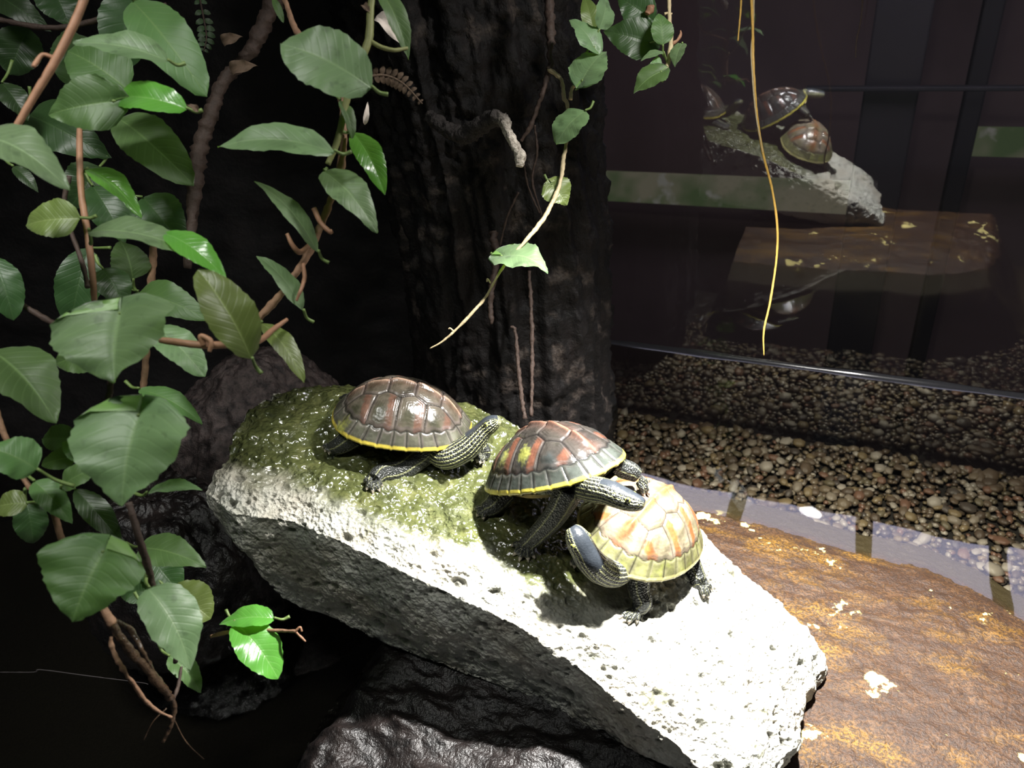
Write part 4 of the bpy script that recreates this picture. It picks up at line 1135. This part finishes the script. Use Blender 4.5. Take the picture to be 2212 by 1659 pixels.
# ---- long vine with heart leaves before the bark column
v6 = Vine('hanging_vine', P(1185, 0, .62), 'long bare vine with heart leaves and one white lit leaf before the bark column')
v6.stem([(1180, -40, .63, 10), (1186, 20, .63, 10), (1189, 80, .63, 9.5), (1187, 110, .63, 7), (1190, 140, .63, 6), (1186, 152, .63, 6)], 'stemdark', bark=.45)
v6.stem([(1186, 150, .63, 5.5), (1212, 172, .625, 4.5), (1218, 210, .62, 5), (1226, 232, .62, 4.5), (1224, 300, .62, 4), (1218, 340, .62, 4.5), (1210, 395, .615, 4.5), (1190, 445, .61, 4.5), (1165, 485, .605, 5), (1135, 520, .60, 4), (1085, 580, .60, 3.2), (1050, 640, .60, 3.2), (1028, 667, .60, 3.6), (985, 712, .60, 2.8), (955, 738, .60, 2.2), (928, 753, .60, 1.2)], 'stempale', bark=.3, n=160)
v6.stem([(1186, 150, .632, 5), (1172, 200, .635, 6), (1160, 235, .64, 5), (1145, 275, .645, 5), (1125, 305, .65, 4)], 'stemdark', 'side_shoot', bark=.4)
v6.stem([(1232, 215, .62, 5), (1236, 190, .62, 4), (1248, 180, .618, 3)], 'stempale', 'side_shoot', bark=.3)
v6.stem([(980, 716, .60, 2), (972, 709, .60, 2), (969, 711, .60, 1.5)], 'stempale', 'side_shoot', bark=.1)
v6.stem([(1060, 612, .60, 2), (1053, 603, .60, 2.2), (1052, 609, .60, 1.5)], 'stempale', 'side_shoot', bark=.1)
L = v6.leaf
L(1258, 172, 1308, 106, 74, .60, 40, 'leaflit', 'heart', fold=.15)
L(1284, 100, 1233, 38, 46, .60, 45, 'leaflit', 'heart', fold=.15)
L(1296, 62, 1310, -14, 42, .60, 45, 'leaflit', 'ovate', fold=.2)
L(1282, 62, 1262, -10, 40, .64, 10, 'leafolive', 'ovate')
L(1264, 238, 1199, 308, 58, .61, 45, 'leaflit', 'oval', fold=.15)
L(1192, 398, 1226, 442, 68, .62, 20, 'leafolive', 'heart', fold=.12)
L(1084, 552, 1184, 574, 62, .600, 58, 'leaflit', 'heart', d1=.585, fold=.12, bend=.18)
# ---- short vine to the right of it
v7 = Vine('hanging_vine', P(1445, 0, .62), 'short pale vine with small rounded leaves at the top middle')
v7.stem([(1444, -40, .62, 4.5), (1446, 25, .62, 4.5), (1447, 60, .62, 5), (1449, 95, .62, 5), (1442, 140, .62, 5), (1436, 160, .62, 3)], 'stempale', bark=.25)
v7.stem([(1435, 30, .62, 2.5), (1442, 28, .62, 2.5), (1452, 30, .62, 2.5)], 'stempale', 'side_shoot', bark=.2)
v7.stem([(1452, 94, .62, 3.5), (1462, 88, .62, 3.5), (1470, 76, .62, 3), (1470, 66, .62, 1.5)], 'stempink', 'side_shoot', bark=.4)
v7.stem([(1398, 30, .63, 6), (1405, 18, .63, 7), (1412, 12, .63, 3)], 'stempink', 'bud', bark=.6)
v7.stem([(1434, 158, .62, 3.5), (1430, 168, .62, 4), (1434, 171, .62, 2)], 'stempink', 'side_shoot', bark=.4)
L = v7.leaf
L(1402, 92, 1304, 66, 84, .63, 15, 'leafdark', 'heart')
L(1398, 34, 1334, -8, 78, .64, 12, 'leafdark', 'heart')
L(1432, 96, 1424, 26, 48, .61, 18, 'leaf', 'ovate')
L(1474, 92, 1456, 143, 30, .61, 40, 'leaflit', 'ovate')
L(1428, 154, 1368, 198, 50, .60, 40, 'leaf', 'heart')
L(1434, 112, 1384, 128, 14, .61, 55, 'leaflit', 'lance')
L(1432, 142, 1402, 142, 30, .61, 45, 'leaflit', 'ovate')

# ---- golden aerial roots
def strand(pts, label, mat='gold', rough=.15):
    c0 = P(*pts[0][:3])
    cp = np.array([np.append(P(u, v, d), r * d / FPX) for u, v, d, r in pts]); c = crom(cp, len(pts) * 12)
    o = link('aerial_root', tubemesh('aerial_root', c[:, :3] - c0, np.maximum(c[:, 3], .0002), 8, rough, 500), M[mat], loc=tuple(c0))
    return tag(o, label, 'root', None)
strand([(1622, -30, .70, 3.2), (1626, 60, .70, 3.2), (1627, 130, .70, 3.2), (1634, 240, .71, 3), (1648, 330, .72, 2.8), (1668, 410, .73, 2.6), (1679, 490, .74, 2.6), (1677, 560, .75, 2.4), (1664, 650, .76, 2.2), (1650, 715, .77, 2), (1650, 768, .78, 1.2)], 'long golden aerial root dangling almost to the water')
strand([(1629, -30, .70, 2), (1627, 60, .70, 2), (1623, 120, .70, 1.8), (1632, 240, .705, 1.5), (1648, 330, .715, 1)], 'thin pale fibre twined along the long golden root', 'stempale')
strand([(1602, -30, .70, 2.2), (1600, 20, .70, 2.2), (1594, 88, .70, 1.5)], 'short golden root tip at the top edge')
strand([(1866, -30, .80, 2), (1860, 40, .80, 2), (1850, 90, .80, 2), (1848, 125, .80, 1.2)], 'faint brown root hanging near the top right', 'stemdark')

# ---- roots down the bark column
def rootline(pts, label, mat):
    o = strand(pts, label, mat, .5); o.name = 'climbing_root'; o.data.name = 'climbing_root'; return o
rootline([(1143, 585, .775, 4), (1147, 660, .775, 4), (1150, 740, .775, 4.5), (1149, 810, .775, 4), (1148, 900, .775, 4)], 'straight reddish root on the bark column under the white leaf', 'stemdark')
rootline([(1103, 705, .775, 3), (1113, 716, .775, 4), (1119, 780, .775, 4.5), (1126, 850, .775, 5), (1134, 905, .775, 5)], 'bent reddish root on the bark column beside the straight one', 'stemdark')
rootline([(1065, 500, .77, 9), (1072, 560, .77, 8), (1060, 640, .77, 6), (1062, 700, .77, 4)], 'thick brown root on the bark column left of the white leaf', 'stemdark')
rootline([(1155, 270, .72, 3), (1160, 330, .73, 2.5), (1150, 390, .74, 2.5), (1170, 465, .75, 2)], 'thin dark root loop on the upper bark column', 'stemdark')
rootline([(1130, 340, .70, 2.5), (1140, 400, .71, 2), (1165, 460, .72, 2)], 'thin brown root below the crusted branch stub', 'stemdark')
rootline([(1120, 415, .72, 2.5), (1095, 470, .73, 2.5), (1080, 530, .74, 2)], 'pale thin root slanting on the bark column', 'stemdark')

# ---- crusted branch stub on the column, lamplight on its tip painted pale
bs = [(925, 250, .70, 14), (960, 275, .69, 16), (1000, 292, .68, 17), (1050, 262, .66, 18), (1085, 258, .645, 17), (1098, 285, .64, 11), (1112, 315, .638, 10), (1124, 338, .638, 12), (1122, 360, .638, 7)]
c0 = P(1050, 262, .66)
cp = np.array([np.append(P(u, v, d), r * d / FPX) for u, v, d, r in bs]); c = crom(cp, 130)
v, f = tube(c[:, :3] - c0, c[:, 3], 26); m = 130 * 26
cc = np.repeat(c[:, :3] - c0, 26, 0); dd = v[:m] - cc
kk = 1 + .35 * fbm(v[:m] * 90, 3, 501) + .45 * fbm(v[:m] * 260, 3, 503)
v[:m] = cc + dd * kk[:, None]
me = mesh('branch_stub', v, f); vattr(me, 'crust', np.r_[np.repeat(sstep(.45, .70, np.linspace(0, 1, 130)), 26) * .95 + .05, 0, 1.])  # crust whitens towards the tip, strong lamplight painted in
t = NT('crusted_lit_bark'); cr = t.attr('crust'); nz_ = t.noise(t.coord('Object'), 300, 4, .6)
M['crust'] = t.surf(t.bsdf(t.mix(cr, (.012, .010, .012), t.ramp(nz_, [(.3, (.25, .21, .17)), (.6, (.75, .68, .58))])), .8, t.bump(nz_, .9, .003), .2))
o = link('branch_stub', me, M['crust'], loc=tuple(c0)); tag(o, 'crusted knobbly branch stub with a lit tip painted white on the bark column', 'branch')

# ---- old branch in the upper left shade, dead leaves, ferns
o = strand([(620, -40, .60, 20), (585, 20, .60, 18), (540, 110, .60, 15), (480, 180, .60, 14), (450, 260, .60, 16), (425, 360, .60, 18), (415, 470, .60, 12), (405, 580, .60, 8)], 'dark crooked branch in the shade behind the upper left leaves', 'stemdark', .35); o.name = 'branch'; o.data.name = 'branch'; o['category'] = 'branch'
def crumple(pts_px, d, mat, label, w):
    a = P(*pts_px[0], d); b = P(*pts_px[1], d - .005)
    tocam = CAM - a; tocam /= np.linalg.norm(tocam)
    me = leaf_mesh(0 * a, b - a, w * d / FPX, tocam + np.array([.1, .2, .3]), 'ovate', .6, .2, .16, 5, 14, 7)
    o = link('dead_leaf', me, M[mat], loc=tuple(a)); return tag(o, label, 'leaf')
crumple([(478, 92), (520, 78)], .58, 'dry', 'small shrivelled brown leaf on the dark branch, the upper one', 26)
crumple([(495, 152), (552, 140)], .58, 'dry', 'small shrivelled brown leaf on the dark branch, the lower one', 30)
crumple([(812, 30), (872, 96)], .50, 'drypale', 'pale dry leaf scrap behind the top of the middle vine', 34)
crumple([(840, 5), (866, 16)], .50, 'drypale', 'tiny white leaf scrap at the top edge', 18)
crumple([(783, 10), (799, 26)], .452, 'dry', 'tiny reddish leaf scrap at the top of the middle vine', 16)
crumple([(788, 270), (795, 220)], .52, 'drypale', 'thin pale leaf shred hanging beside the middle vine', 12)
crumple([(430, 240), (405, 225)], .43, 'dry', 'small curled brown bud at the tip of a bright leaf', 14)
def fern(pts, n, ll, mat, label, name='fern_frond', both=True):
    cp = np.array([P(u, v, d) for u, v, d in pts]); c = crom(cp, n * 2); c0 = c[0].copy()
    root = empty(name, tuple(c0), label, 'fern')
    link('stalk', tubemesh('stalk', c - c0, np.linspace(.0009, .0004, len(c)), 6), M[mat if mat == 'dry' else 'stemdark'], root)
    for i in range(2, n * 2, 2):
        t_ = c[min(i + 1, len(c) - 1)] - c[i - 1]; t_ /= np.linalg.norm(t_)
        tocam = CAM - c[i]; tocam /= np.linalg.norm(tocam); s_ = np.cross(tocam, t_)
        for sg in ((1, -1) if both else (1,)):
            ln = ll * math.sin(math.pi * (.12 + .86 * i / (n * 2))) ** .7
            e_ = c[i] + (s_ * sg * .93 + t_ * .35) * ln
            me = leaf_mesh(c[i] - c0, e_ - c0, ln * .55, tocam + np.array([0, 0, .4]), 'oval', .2, .1, .05, i, 8, 5)
            link('leaflet', me, M[mat], root)
    return root
fern([(428, -20, .62), (440, 40, .62), (446, 80, .62), (440, 112, .62)], 9, .0085, 'leafdark', 'dark green fern frond in the shade behind the upper left leaves')
fern([(768, 172, .456), (825, 162, .465), (870, 180, .47), (912, 224, .47)], 13, .0062, 'dry', 'brown withered fern frond beside the large spotted leaf', both=True)
# ---- thin tube in place of the glinting waterline at the lower left
o = strand([(-20, 1452, .62, 1.0), (70, 1452, .62, 1.2), (90, 1447, .62, 1.3), (190, 1460, .62, 1.1), (300, 1474, .62, 1.0), (320, 1478, .62, .6)], 'thin silvery tube standing in for the waterline glint at the lower left', 'rail', .3); o.name = 'waterline_glint'; o.data.name = 'waterline_glint'; o['category'] = 'waterline_glint'
